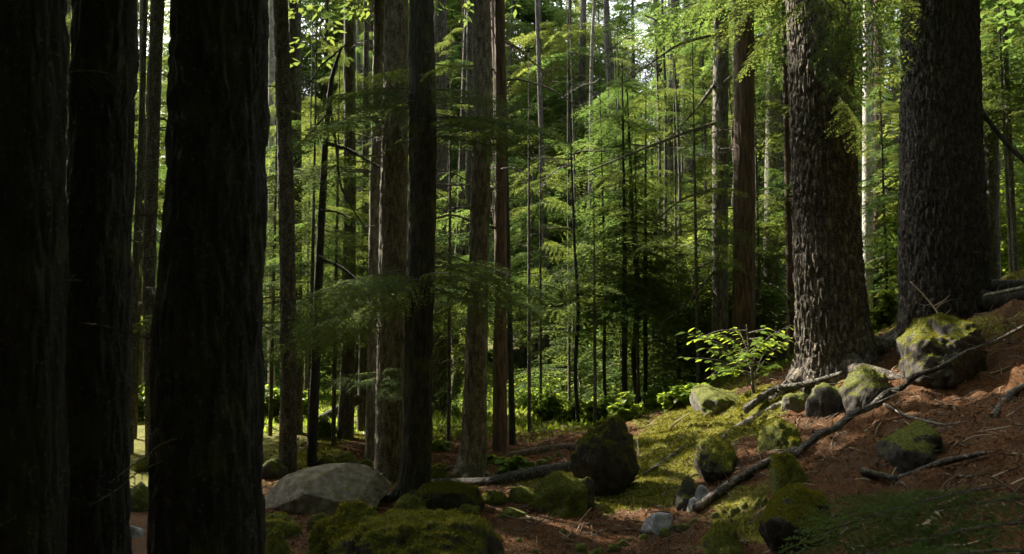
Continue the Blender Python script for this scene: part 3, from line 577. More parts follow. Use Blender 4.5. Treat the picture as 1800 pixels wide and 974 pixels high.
def scatter(n, xr, yr, dmin, hr, full, wedge=None, seed=1):
    rg = random.Random(seed); k = 0; tries = 0
    while k < n and tries < n * 60:
        tries += 1; x, y = rg.uniform(*xr), rg.uniform(*yr)
        if y > 1:
            u = x / y
            if wedge and not (-wedge < u < wedge): continue
            px = 900 + u * F
            if y < 17 and (440 < px < 540 or 215 < px < 300 or 1480 < px < 1570): continue
            if y < 19 and 960 < px < 1240: continue
            if y < 14 and 640 < px < 1370: continue

        if full and -3.4 < y < 24 and abs(x) - .667 * y < 4.4: continue
        if blocks(x, y): continue
        if any((x-a)**2 + (y-b)**2 < dmin * dmin for a, b in placed): continue
        placed.append((x, y)); h = rg.uniform(*hr)
        if y > 28 and 1040 < 900 + x / y * F < 1270: h *= .84
        if y > 28 and 1325 < 900 + x / y * F < 1380: h *= .7
        far_tree(x, y, h, full and not any(in_beam((x, y, z), 1.5) for z in np.arange(4, h, 1.5))); k += 1
scatter(38, (-20, 20), (12.5, 28), 1.9, (14, 22), False, .74, 5)
scatter(26, (-24, -4), (9, 26), 2.2, (15, 21), False, None, 8)      # stand to the left on the sun side, added partly to block sunlight
scatter(78, (-60, 60), (28, 75), 3.4, (24, 36), True, .80, 6)
scatter(30, (-24, 3), (30, 62), 2.6, (28, 36), True, .42, 31)
scatter(14, (3, 19), (38, 74), 2.4, (30, 38), True, .3, 41)
scatter(30, (-60, -15), (26, 60), 3, (18, 24), True, None, 9)
scatter(12, (9, 22), (-2, 10), 3, (15, 20), False, None, 12)
scatter(36, (-15, 13), (-16, -3.2), 2.2, (15, 20), True, None, 13)  # unseen trees behind the camera, added to block light from that side
scatter(14, (-14, -3.5), (-3, 7), 2.2, (16, 20), True, None, 14)  # unseen trees left of the camera, added to close off frontal light
scatter(24, (3, 18), (-12, 9), 2.2, (15, 19), True, None, 15)  # unseen trees on the right, added to darken the great trunks

def small_tree(px, Yd, ht, Rm):
    x = (px - 900) / F * Yd
    if blocks(x, Yd, .15, .1, ht): return
    z = H(x, Yd); t = empty('young_conifer', (x, Yd, z), 'young conifer of the shaded undergrowth deeper in the forest', 'young tree', 'young conifers of the undergrowth')
    m = tube([(0, 0, -.2), (.1, 0, ht * .5), (0, .1, ht)], [.045, .03, .006], .5, 7, cap=False); link('trunk', np_mesh('trunk', m[0], m[1], M_BARK), t)
    tiers(t, lambda zz: (x, Yd), z + .5, z + ht, .42 if ht < 8 else .75, Rm, .9, True)
rs = random.Random(77)
for i in range(46):
    px = rs.uniform(180, 1340) if i % 5 else rs.uniform(1480, 1620); Yd = rs.uniform(12.5, 24)
    if 1490 < px < 1565: Yd = max(Yd, 18.5)
    if Yd < 15.5 and (430 < px < 560 or 980 < px < 1220): Yd += 3.5
    small_tree(px, Yd, rs.uniform(3, 8), rs.uniform(.9, 1.5))
for i in range(14):
    small_tree(rs.uniform(900, 1240), rs.uniform(14, 19.5), rs.uniform(8, 12), rs.uniform(1.2, 1.6))
for i in range(60):
    Yd = rs.uniform(24, 55); x = rs.uniform(-.7, .7) * Yd; z = H(x, Yd)
    t = empty('small_conifer', (x, Yd, z - .3), 'small bushy conifer far back under the tall trees', 'young tree', 'small conifers far back')
    m = tube([(0, 0, -.2), (0, 0, 5)], [.06, .01], .9, 6, cap=False); link('trunk', np_mesh('trunk', m[0], m[1], M_BARK), t)
    k = rs.uniform(.25, .5); link('crown', rs.choice(CROWN), t, (0, 0, -.3), (0, 0, rs.uniform(0, 6.28)), (k * 1.8, k * 1.8, k))
# unseen boughs added on sunward trees to shade right slope, widest trunk, front boulders
SHADE = [tuple(ground_at(px, py)) for px in range(1450, 1830, 42) for py in range(600, 980, 42)] + [tuple(at(px, py, 8.4)) for px in (1590, 1625, 1660) for py in range(-20, 560, 50)] + [tuple(at(px, py, 6.9)) for px in (1600, 1640, 1680, 1720, 1760) for py in (560, 600, 640)] + [tuple(at(px, py, 4.4)) for px in range(440, 920, 60) for py in (900, 960)] + [tuple(at(px, 850, 6.5)) for px in (500, 560, 620, 680)]
ADDED = []
for S_ in SHADE:
    S_ = np.array(S_)
    if any(np.linalg.norm((c - S_) - ((c - S_) @ TS) * TS) < .8 for c in ADDED): continue
    best = None
    for t, C, ht, zmin, gap in [(*q_, g_) for g_ in (1.1, .35) for q_ in TREES]:
        if gap < 1 and best: break
        for z in np.arange(max(zmin, 5), ht * .95, .6):
            c = np.array([*C(z), z]); d = c - S_; tt = d @ TS
            if tt < 3 or tt > 40: continue
            e = np.linalg.norm(d - tt * TS)
            if e < 1.5 and (best is None or e + tt * .02 < best[0]) and not in_beam(c, gap): best = (e + tt * .02, t, c)
    if best:
        t, c = best[1], best[2]; ADDED.append(c)
        for dz in (0, .35): link('bough_tier', random.choice(TIER), t, c + [0, 0, dz] - np.array(t.location), (random.uniform(-.1, .1), random.uniform(-.1, .1), random.uniform(0, 6.28)), 1.4)  # added tiers, there to cast shade
print('shade tiers', len(ADDED), 'of', len(SHADE))
# ------------------------------------------------------------------ rocks
import bmesh
def ico(sub):
    bm = bmesh.new(); bmesh.ops.create_icosphere(bm, subdivisions=sub, radius=1)
    V = np.array([v.co[:] for v in bm.verts]); Fc = np.array([[v.index for v in f.verts] for f in bm.faces]); bm.free(); return V, Fc
ICO = {s: ico(s) for s in (3, 4, 5, 6)}
def rock_mesh(name, size, seed, sub=5, cuts=2, rough=.26, mt=None, planes=(), taper=0.0, shift=(0, 0), fine=.06, soft=.8):
    V, Fc = ICO[sub]; V = V.copy(); rg = np.random.default_rng(seed)
    V = V * (1 + rough * 1.6 * fbm(V * 1.5 + seed * 3.1, 4, seed, .6)[:, None])
    ns = [(rg.normal(size=3), rg.uniform(.62, .9)) for _ in range(cuts)] + list(planes)
    for nrm, d in ns:
        nrm = np.asarray(nrm, float); nrm = nrm / np.linalg.norm(nrm); k = V @ nrm - d; V = V - np.where(k > 0, k * soft, 0)[:, None] * nrm
    nrmv = V / np.linalg.norm(V, axis=1)[:, None]
    V = V + nrmv * (fbm(V * 5 + seed, 4, seed + 3) * fine + np.abs(fbm(V * 14 + seed, 2, seed + 6)) * fine * .5)[:, None]
    if taper: V[:, :2] *= (1 - taper * np.clip(-V[:, 2], 0, 1))[:, None]; V[:, 0] += shift[0] * np.clip(-V[:, 2], 0, 1); V[:, 1] += shift[1] * np.clip(-V[:, 2], 0, 1)
    V = V * np.array(size); return np_mesh(name, V, Fc, mt or M_ROCKM), V, Fc
def fuzz(parent, V, Fc, n, hgt, mt, thr=.25, seed=0, name='moss'):
    """moss shoots standing on the upward faces"""
    rg = np.random.default_rng(seed); T = V[Fc]; nn = np.cross(T[:, 1] - T[:, 0], T[:, 2] - T[:, 0]); ar = np.linalg.norm(nn, axis=1); nn = nn / ar[:, None]
    w = ar * np.clip((nn[:, 2] - thr + .35 * fbm(T[:, 0] * 5, 2, seed)) * 2, 0, 1); w /= w.sum(); k = rg.choice(len(Fc), n, p=w)
    a, b = rg.random(n), rg.random(n); sw = a + b > 1; a[sw], b[sw] = 1 - a[sw], 1 - b[sw]
    P = T[k, 0] + a[:, None] * (T[k, 1] - T[k, 0]) + b[:, None] * (T[k, 2] - T[k, 0]); blades(parent, P, nn[k], hgt, mt, rg, name)
def blades(parent, P, Nn, hgt, mt, rg, name, loc=(0, 0, 0), wid=.22, lay=0.6):
    n = len(P); D = Nn + rg.normal(size=(n, 3)) * lay; D /= np.linalg.norm(D, axis=1)[:, None]; h = hgt * rg.uniform(.5, 1.3, n)[:, None]
    S = np.cross(D, rg.normal(size=(n, 3))); S /= np.linalg.norm(S, axis=1)[:, None]; S *= h * wid
    V = np.stack([P - S - Nn * .002, P + S - Nn * .002, P + D * h], 1).reshape(-1, 3); o = link(name, np_mesh(name, V, np.arange(3 * n).reshape(-1, 3), mt, False), parent, loc)
    o['kind'] = 'stuff'; return o
def rock(x0, x1, yt, yb, label, mt=None, seed=1, sub=5, deep=.9, moss=0, sink=.8, cat='rock', name='mossy_boulder', Y=None, rz=0.0, group=None, **kw):
    """fits a rock to its outline in the picture: left, right, top and foot; it lies on the ground where its foot is seen"""
    cx = (x0 + x1) / 2
    if x0 > 1190 and sub > 4: deep = 1.7
    g = ground_at(cx, yb) if Y is None else at(cx, yb, Y)
    wid = (x1 - x0) * g[1] / F; dep = wid * deep / 2; Yc = g[1] + dep * .75; ztop = at(cx, yt, Yc)[2]; zb = min(H(at(cx, yb, Yc)[0], Yc), g[2])
    hh = max(ztop - zb, .04); sz = (wid / 2 * 1.06 * (Yc / g[1]), dep, hh * (1 + sink) / 2 * 1.08); c = np.array([at(cx, yb, Yc)[0], Yc, ztop - sz[2] * .95])
    me, V, Fc = rock_mesh(name, sz, seed, sub, mt=mt or M_ROCKM, **kw)
    o = link(name, me, None, c, (0, 0, rz)); tag(o, label, cat, group)
    if moss: fuzz(o, V, Fc, moss, .014 if moss > 3000 else .011, M_MOSSB, seed=seed)
    return o
rock(588,886,900,1075,'largest green moss covered boulder at the bottom of the picture', M_ROCKD, seed=21, sub=6, Y=3.85, deep=.9, moss=21000, rough=.16, fine=.10, cuts=1)
rock(555,700,900,1030,'long low mossy boulder behind the left shoulder of the largest one', seed=34, sub=5, Y=4.6, deep=.8, moss=12000)
rock(472,692,818,908,'big angular grey boulder with a pale flat facet on its front', M_ROCKG, 5, 6, deep=.75, name='grey_boulder', cuts=2, rough=.07, fine=.03, soft=.97, sink=.55,
     planes=[((.28,-.62,.75),.56),((-.05,-.98,.0),.66),((-.72,-.5,.42),.70),((.75,-.5,.42),.68),((-.35,-.3,.95),.72),((-.5,-.85,-.1),.72)], moss=0)
rock(735,846,838,902,'flat topped rock with a thick yellow green moss cushion', M_ROCKD, 8, 5, deep=.7, moss=9000, cuts=3, planes=[((0,-.1,1),.62),((0,-1,-.2),.72)], rough=.12)
rock(749,790,818,846,'round mossy stone just behind the flat topped mossy rock', seed=9, sub=4, moss=2500, name='mossy_stone')
rock(690,745,872,912,'small rounded mossy stone at the foot of the mossy footed trunk', M_ROCKH, 41, 4, moss=1500, name='mossy_stone')
rock(880,930,893,914,'flat dark green stone lying alone on the needle path', M_ROCKH, 13, 4, name='flat_stone', deep=.7)
rock(848,892,863,888,'low mossy stone below the fallen log, nearest the flat mossy rock', seed=14, sub=4, moss=1500, name='mossy_stone')
rock(893,952,858,884,'brownish mossy stone below the middle of the fallen log', M_ROCKH, 15, 4, name='mossy_stone', moss=800)
rock(945,975,852,874,'small green stone under the right end of the fallen log', seed=16, sub=4, name='mossy_stone')
rock(806,842,888,908,'little green stone in front of the flat topped mossy rock', seed=17, sub=4, name='mossy_stone', moss=500)
rock(1018,1118,745,872,'dark overhanging boulder with a green moss cap beside the path', M_ROCKD, 25, 5, deep=.7, moss=7000, taper=.3, shift=(-.2,0), sink=.25)
rock(990,1052,842,896,'dark rock put in for the shaded hollow under the overhanging boulder', M_ROCKD, 26, 5, deep=.6, name='darkened_rock', rz=.3)  # dark piece placed where the overhang leaves only a shaded recess
rock(940,1040,836,906,'mossy sloping mound left of the shaded hollow', seed=27, sub=5, deep=1.3, moss=5000, name='mossy_slab')
rock(1213,1300,682,726,'rounded moss dusted rock on the skyline of the slope', M_ROCKH, 28, 5, deep=.9, moss=2500, cuts=3, name='mossy_rock')
rock(1220,1292,768,852,'mossy topped rock with a black underside on the slope', M_ROCKD, 29, 5, deep=.8, sink=.45, moss=5000, taper=.35, name='mossy_rock')
rock(1187,1232,848,888,'black stone left of the pale grey one', M_ROCKD, 30, 4, name='dark_stone')
rock(1216,1252,850,884,'small pale grey stone with lichen below the black undersided rock', M_STONE, 31, 4, name='pale_stone', cuts=12)
rock(1209,1228,872,892,'smallest grey stone beneath the pale lichened one', M_STONE, 32, 4, name='pale_stone', cuts=12)
rock(1127,1184,892,936,'angular bare grey stone lying on the mossy slope', M_STONE, 33, 5, name='grey_stone', cuts=16, rough=.1, deep=.7, soft=1, fine=.03, sink=.4, planes=[((.3,-.8,.6),.5),((-.6,-.3,.7),.55),((0,0,1),.6)])
rock(1338,1400,742,806,'mossy hump just below the long pale root', seed=51, sub=5, moss=4000, name='mossy_hump')
rock(1352,1412,800,868,'dark green mossy hump at the lower end of the long fallen branch', seed=52, sub=5, moss=4500, name='mossy_hump')
rock(1350,1452,862,990,'tall mossy boulder with a black hollow at its foot', M_ROCKD, 53, 5, sink=.3, moss=9000, taper=.3, deep=.9)
rock(1488,1556,652,722,'mossy stump shaped hump crossed by the long fallen branch', M_ROCKD, seed=54, sub=5, moss=2500, name='mossy_hump', taper=.2)
rock(1598,1716,560,686,'big mossy boulder in front of the widest black trunk', M_ROCKD, 55, 6, moss=12000, deep=.8, sink=.3)  # stone darkened in place of shade falling on this boulder
rock(1562,1655,748,818,'dark green mound in the needle litter of the slope', M_ROCKD, 56, 5, moss=3000, name='mossy_hump')
rock(1425,1500,672,720,'dark low rock beneath the needle covered bank', M_ROCKD, 57, 4, name='darkened_rock')
rock(1375,1425,690,722,'small lichened rock under the upper fallen branch', M_ROCKH, 59, 4, name='grey_stone')
rock(1240,1300,925,990,'dark mossy lump at the bottom edge of the slope', M_ROCKH, 60, 5, name='mossy_hump', moss=2500)
rock(452,512,945,1010,'dull green boulder at the bottom left of the mossy ones', M_ROCKH, 61, 5, name='mossy_rock', Y=4.8, moss=2500)
rock(440,522,905,960,'brown green rock beside the orange litter pocket', M_ROCKH, 62, 5, name='mossy_rock', Y=5.4, moss=2500)
rock(545,590,905,935,'small dark stone in the orange litter pocket', M_ROCKH, 63, 4, name='dark_stone')
rock(455,500,808,838,'dark stone at the foot of the slender lichen flecked trunk', M_ROCKD, 64, 4, name='dark_stone')
rock(556,592,800,824,'low stone right of the dead sapling foot', M_ROCKH, 65, 4, name='mossy_stone')
rock(590,625,798,820,'small brown stone in the row behind the grey boulder', M_ROCKH, 66, 4, name='mossy_stone')
rock(622,660,808,832,'stone close to the foot of the sunlit edged trunk', M_ROCKH, 67, 4, name='mossy_stone')
rock(222,268,858,900,'dark green rock in the gap between the near black trunks', M_ROCKH, 68, 5, name='mossy_rock')
rock(218,252,924,960,'pale grey stone low in the gap between the near black trunks', M_STONE, 69, 4, name='grey_stone', Y=5.4)
rock(240,275,800,830,'mossy rock higher in the gap between the near black trunks', seed=70, sub=4, name='mossy_rock')
for i, (x, y, w) in enumerate([(1010,955,22),(905,945,14),(1075,955,16),(880,930,10),(985,930,12),(1310,830,14),(1460,900,16),(1700,870,14),(935,965,12),(660,905,10)] + [(900 + 620 * ((i * .618) % 1), 780 + 190 * ((i * .382 + .2) % 1), 8 + 14 * ((i * .73) % 1)) for i in range(30)]):
    rock(x, x + w, y, y + w * .6, 'small half buried stone in the needle litter', M_ROCKH, 90 + i, 3, name='small_stone', group='small stones on the path and slope', deep=.8)

# ------------------------------------------------------------------ fallen wood
stick('fallen_log', [(620,852,8.1),(700,856,7.7),(845,855,7.35),(930,838,7.5),(1012,822,7.7)], [13,14,15,15,13], 'long dark fallen log lying across behind the mossy rocks', 'log', M_BARKU, seg=32, amp=.012, step=.03)
stick('fallen_log', [(895,802),(990,792),(1020,790)], [9,10,9], 'low reddish brown log lying behind the dark overhanging boulder', 'log', M_BARKR, seg=20, amp=.01)
stick('fallen_log', [(552,742,11.5),(600,718,11.2),(630,702,11)], [7,8,8], 'mossy log leaning against the dark flared trunk', 'log', M_BARKM, seg=20, amp=.01)
stick('fallen_log', [(205,800,10.5),(270,797,10.3),(300,798,10.2)], [7,7,6], 'reddish log crossing the gap under the bright shrubs', 'log', M_BARKR, seg=16, amp=.01)
stick('fallen_log', [(200,862,7.6),(245,856,7.7),(300,850,7.8)], [12,12,10], 'thick dark log in the gap above the dark green rock', 'log', M_BARK, seg=24, amp=.012)
stick('fallen_log', [(560,790,10.3),(610,797,10.0),(640,800,9.8)], [5,6,5], 'short brown log in the sunny debris behind the grey boulder', 'log', M_BARKR, seg=16, amp=.01)
stick('fallen_branch', [(1398,799,5.7),(1440,764,5.85),(1470,752,5.95),(1500,726,6.1),(1530,716,6.2),(1560,690,6.3),(1585,682,6.15),(1610,660,5.95),(1655,645,5.8),(1700,618,5.8),(1750,601,5.9),(1800,573,6.1),(1860,552,6.4)], [5.5,7,6,7,5.5,6,4.6,4.8,4,3.6,3,2.6,2], 'long dark branch with lichen running up the whole slope', 'branch', M_BARK, seg=20, amp=.009, twigs=26)
stick('fallen_branch', [(1222,902),(1280,868),(1340,832),(1400,800)], [7.5,8,7,6], 'brown half buried branch running down from the mossy hump', 'branch', M_BARKB, lift=.03, seg=16, amp=.008, twigs=4)
stick('fallen_branch', [(1310,738),(1360,712),(1420,696),(1482,682)], [7,6,5,4], 'dark branch lying below the foot of the great furrowed trunk', 'branch', M_BARK, lift=.13, seg=14, amp=.006, twigs=8)
stick('pale_root', [(1262,778),(1300,750),(1340,728),(1395,705)], [4,6,7,4], 'pale mossy root along the sunlit moss', 'root', M_BARKN, lift=.02, seg=14, amp=.008)
stick('fallen_branch', [(1515,842),(1580,832),(1660,828),(1735,822)], [6,6,6,3], 'short dark branch with pale lichen above the blurred green sprays', 'branch', M_BARK, lift=.03, seg=12, amp=.006, twigs=4)
stick('fallen_branch', [(1555,722),(1600,742),(1660,750),(1705,752)], [3,2.6,2.2,1], 'thin twiggy branch below the long lichened one', 'branch', M_TWIG, lift=.03, seg=8, amp=.002, twigs=6)
stick('broken_stub', [(1622,934,3.3),(1648,906,3.4)], [7,8], 'cut pale branch stub on the dark slope near the bottom right', 'branch', M_DRY, seg=14, amp=.003)
stick('branch', [(1722,190,8.7),(1745,222,8.5),(1772,255,8.3),(1830,312,8.0)], [4.5,4,4,3.5], '', '', M_BLACK, seg=8, amp=.002, twigs=4, parent=uT, org0=uO)
stick('fallen_branch', [(1120,770,7.6),(1122,800,7.2),(1105,830,6.9),(1090,848,6.8)], [1.2,1.6,1.4,.8], 'thin pale arching twig right of the overhanging boulder', 'twig', M_DRY, seg=6, amp=0, twigs=3)
stick('fallen_branch', [(1130,838),(1170,815),(1205,792)], [2,2.2,1], 'thin brown stick on the litter of the slope', 'twig', M_TWIG, lift=.02, seg=8, amp=0, twigs=3)
stick('fallen_branch', [(1730,520,8.2),(1770,512,8),(1830,500,7.8)], [3,4,4], 'pale dead branch near the foot of the widest trunk', 'branch', M_BARKG, seg=8, amp=.002, twigs=5)
stick('fallen_branch', [(1600,495,7.9),(1625,520,7.8),(1645,545,7.7),(1655,565,7.6)], [1.2,1.6,1.5,1], 'thin pale curling twig against the widest black trunk', 'twig', M_DRY, seg=6, amp=0, twigs=5)
stick('fallen_branch', [(1745,740),(1775,700),(1800,680)], [6,6,6], 'brown stick at the right edge of the slope', 'branch', M_BARKB, lift=.02, seg=12, amp=.004, twigs=2)
stick('fallen_branch', [(1170,770,8.2),(1185,745,8.3),(1210,728,8.5)], [1.5,1.6,1], 'pale twig at the sunny lip of the slope', 'twig', M_DRY, seg=6, amp=0, twigs=3)
stick('fallen_branch', [(740,905),(776,898),(790,868,6.2)], [1.5,2.5,3], 'broken stick leaning on the front of the flat topped mossy rock', 'twig', M_TWIG, seg=8, amp=.002)
for i in range(34):
    px, py = random.choice([(random.uniform(1420, 1790), random.uniform(640, 900)), (random.uniform(1150, 1420), random.uniform(730, 950)), (random.uniform(880, 1100), random.uniform(905, 965)), (random.uniform(1560, 1790), random.uniform(520, 640))])
    a = random.uniform(-.6, .9); l = random.uniform(15, 55)
    stick('twig', [(px, py), (px + l * math.cos(a) * .5, py - l * math.sin(a) * .4), (px + l * math.cos(a), py - l * math.sin(a) * .7)], [1.0, .9, .5], 'thin dry twig lying in the litter of the slope', 'twig', random.choice([M_TWIG, M_DRY, M_BARKG]), lift=.012, seg=5, amp=0, twigs=1, group='dry twigs on the slope')
# small mushroom-like stalk with tilted cap
q = at(787, 843, 6.35); mu = empty('mushroom', q, 'small pale stalk with a tilted brown cap on the flat topped mossy rock', 'mushroom')
v, f = tube([(0,0,-.02),(.002,0,.04),(-.002,0,.075)], [.011,.009,.008], .012, 10); link('stem', np_mesh('stem', v, f, M_DRY), mu)
v, f = tube([(-.035,0,.066),(-.005,0,.078),(.03,0,.098),(.042,0,.108)], [.006,.016,.017,.008], .008, 10, .002, 40); link('cap', np_mesh('cap', v, f, M_BARKB), mu)

# ------------------------------------------------------------------ leafy plants
def leaf_mesh(L=.075, w=.026, fold=.12, name='leaf'):
    xs = np.array([0, .25, .55, .82, 1.0]); ws = np.array([.12, .85, 1, .6, 0]); V = []
    for x, y in zip(xs, ws): V += [(x * L, -y * w, y * w * fold - x * x * L * .18), (x * L, 0, -x * x * L * .2), (x * L, y * w, y * w * fold - x * x * L * .18)]
    q = []
    for i in range(4):
        a = i * 3; q += [(a, a+3, a+4, a+1), (a+1, a+4, a+5, a+2)]
    return np.array(V), np.array(q)
LV, LF = leaf_mesh(); LEAF = [np_mesh('leaf', *leaf_mesh(.07 + .01 * k, .024 + .003 * k), M_LEAF) for k in range(3)]
# broad leaved sapling: every leaf its own part
so = ground_at(1325, 700); sp = empty('leafy_sapling', so, 'young broadleaf sapling with sunlit oval leaves left of the great furrowed trunk', 'sapling')
tp = at(1312, 570, so[1]) - so
v, f = tube([(0,0,-.1), tp * [1,1,.3] * [.2,1,1], tp * .6, tp], [.022,.016,.011,.004], .04, 8, .002); link('stem', np_mesh('stem', v, f, M_TWIG), sp)
nleaf = 0
for (ex, ey, dy) in [(1200,628,-.3),(1215,600,.2),(1240,612,-.5),(1270,590,-.2),(1290,575,.3),(1345,572,-.3),(1390,572,-.2),(1395,590,.2),(1380,612,-.5),(1365,640,-.3),(1250,645,-.2),(1280,655,-.6),(1330,600,-.6),(1310,625,-.7),(1350,655,-.5),(1295,610,.4),(1230,590,.1)] + [(1205 + 190 * ((i * .618) % 1), 572 + 100 * ((i * .382 + .13) % 1), -.7 + 1.2 * ((i * .27) % 1)) for i in range(14)]:
    e = at(ex, ey, so[1] + dy) - so; s = tp * random.uniform(.2, .95); md = (s + e) / 2 + np.array([0, 0, .06])
    v, f = tube([s, md, e], [.006,.004,.002], .05, 4, cap=False); tw = link('twig', np_mesh('twig', v, f, M_TWIG), sp)
    for k in range(11):
        if nleaf >= 290: break
        u = .3 + .7 * k / 10; p = (1-u)**2 * s + 2*u*(1-u)*md + u*u*e; a = math.atan2(e[1]-s[1], e[0]-s[0]) + (R(60) if k % 2 else R(-60)) * random.uniform(.6, 1.2) * (1 if k < 12 else 0)
        link('leaf', random.choice(LEAF), sp, p, (random.uniform(-.3, .3), random.uniform(-.1, .45), a), random.uniform(.75, 1.25)); nleaf += 1
def shrub(px, py, wpx, hpx, label, n=700, Y=None, leaf=1.0, mt=None, seed=0, group=None, name='leafy_shrub', cat='shrub'):
    g = ground_at(px, py) if Y is None else at(px, py, Y)
    if Y is not None: g[2] = H(g[0], g[1])
    rg = np.random.default_rng(seed); rx = wpx * g[1] / F / 2; hz = hpx * g[1] / F
    t = empty(name, g, label, cat, group); parts = []; ns = max(5, n // 90); LP, LD = [], []
    for i in range(ns):
        a = rg.uniform(0, 6.28); rr = math.sqrt(rg.random()) * rx; e = np.array([math.cos(a) * rr, math.sin(a) * rr * .8, hz * rg.uniform(.45, 1.0) * (1 - .45 * (rr / rx) ** 2)])
        s = e * [.15, .15, 0] + [0, 0, -.05]; md = (s + e) * .5 * [.7, .7, 1.2]
        parts.append((*tube([s, md, e], [.008,.005,.002], hz / 6, 4, cap=False), 0))
        for k in range(n // ns):
            u = rg.uniform(.35, 1); p = (1-u)**2*s + 2*u*(1-u)*md + u*u*e; LP.append(p + rg.normal(size=3) * [.12, .12, .03] * (rx / .6) * .8); LD.append(rg.uniform(0, 6.28))
    m = merge(parts); link('stems', np_mesh('stems', m[0], m[1], M_TWIG), t)
    LP = np.array(LP); out = []
    c, s_ = np.cos(LD), np.sin(LD); k = len(LP); sc = leaf * rg.uniform(.6, 1.3, k); tl = rg.normal(size=(k, 2)) * .35
    X = LV[None, :, 0] * sc[:, None]; Yv = LV[None, :, 1] * sc[:, None]; Z = LV[None, :, 2] * sc[:, None] + X * tl[:, :1] - .15 * X + Yv * tl[:, 1:]
    V = np.stack([X * c[:, None] - Yv * s_[:, None], X * s_[:, None] + Yv * c[:, None], Z], -1) + LP[:, None]
    Fq = (LF[None] + (np.arange(k) * len(LV))[:, None, None]).reshape(-1, 4)
    lo = link('leaves', np_mesh('leaves', V.reshape(-1, 3), Fq, mt or M_LEAF), t); lo['kind'] = 'stuff'; return t
SG = 'leafy shrubs on the forest floor'
SH = [(470,790,70,75,1500,'bright green shrub glowing right of the thickest black trunk'),(530,790,60,60,900,'green shrub between the slender trunk and the dead sapling'),(570,770,50,45,600,'low green shrub beside the leaning log'),
      (215,775,70,70,1200,'sunlit shrub behind the second near black trunk'),(255,780,70,80,1600,'brightest shrub in the gap between the near black trunks'),(245,730,60,60,900,'taller shrub behind the gap shrubs'),
      (775,792,40,30,350,'small green plant at the right of the mossy footed trunk'),(905,830,55,28,450,'low leafy plant above the fallen log'),(870,815,30,22,250,'tiny green plant right of the rough brown trunk'),
      (960,740,60,60,900,'dim shrub left of the bright middle shrubs'),(1010,740,50,50,800,'light green shrub just left of the thin black stem'),(1060,742,70,50,1300,'bright shrub behind the dark overhanging boulder'),
      (1100,745,50,50,800,'green shrub around the slim black stems'),(1150,745,60,40,700,'shaded green shrub right of the slim black stems'),(1190,735,60,45,800,'glowing leafy plant at the lip of the slope'),
      (930,715,60,50,700,'shaded shrub under the middle trees'),(1230,690,70,40,700,'bright leafy spray above the moss dusted rock'),(1560,600,50,90,900,'green bush between the two great trunks'),(1540,560,40,70,600,'green bush behind the foot of the great furrowed trunk')]
for i, (px, py, w, h, n, lb) in enumerate(SH):
    Yd = {1560: 11, 1540: 13, 1190: 9.6, 1230: 9.8, 215: 12.5, 255: 12.5, 245: 15, 470: 12.5, 530: 13, 1150: 12}.get(px)
    shrub(px, py, w, h, lb, n, Yd, 1.0, seed=i, group=SG)
for i in range(36):
    px = random.uniform(430, 1300); Yd = random.uniform(12.5, 26)
    shrub(px, 700, random.uniform(60, 110), random.uniform(25, 60) * 13 / Yd + 10, 'low leafy shrub under the distant trees', 420, Yd, 1.0, seed=200 + i, group='low shrubs under the distant trees', name='understory_shrub')
for i, (x, y) in enumerate([(9,15),(10.5,16),(8.5,18),(12,18),(7.5,13.5)]):   # tall broadleaf at right
    p = 900 + x / y * F; shrub(p, 500, 190, 330, 'tall bright leafy bush at the right behind the widest trunk', 4200, y, 1.1, seed=300 + i, group='tall bushes at the right edge', name='tall_bush', cat='bush')

# young hemlocks with flat layered sprays
def young(px, Yd, z1, label, n=26, L=.9, top=.3, lean=0, mt=None):
    x = (px - 900) / F * Yd; z = H(x, Yd); t = empty('young_hemlock', (x, Yd, z), label, 'young tree', 'young hemlocks')
    v, f = tube([(0,0,-.1),(lean*.5,0,z1*.5),(lean,0,z1)], [.03,.02,.004], .2, 7); link('trunk', np_mesh('trunk', v, f, mt or M_BARK), t)
    n = int(n * (1.2 if 900 < px < 1260 else 1.6))
    for i in range(n):
        u = top + (1 - top) * (i + random.random()) / n; zz = u * z1; a = i * 2.4 + random.uniform(-.4, .4)
        c = np.array([x + lean * u, Yd, z + zz]) + np.array([math.cos(a), math.sin(a), 0]) * L * .5
        if in_beam(c, .35): continue
        link('bough', random.choice(NEAR_BOUGH), t, (lean * u, 0, zz), (random.uniform(-.4, .4), random.uniform(-.05, .3), a), L * (1.25 - u) / 1.3 * random.uniform(.8, 1.2))
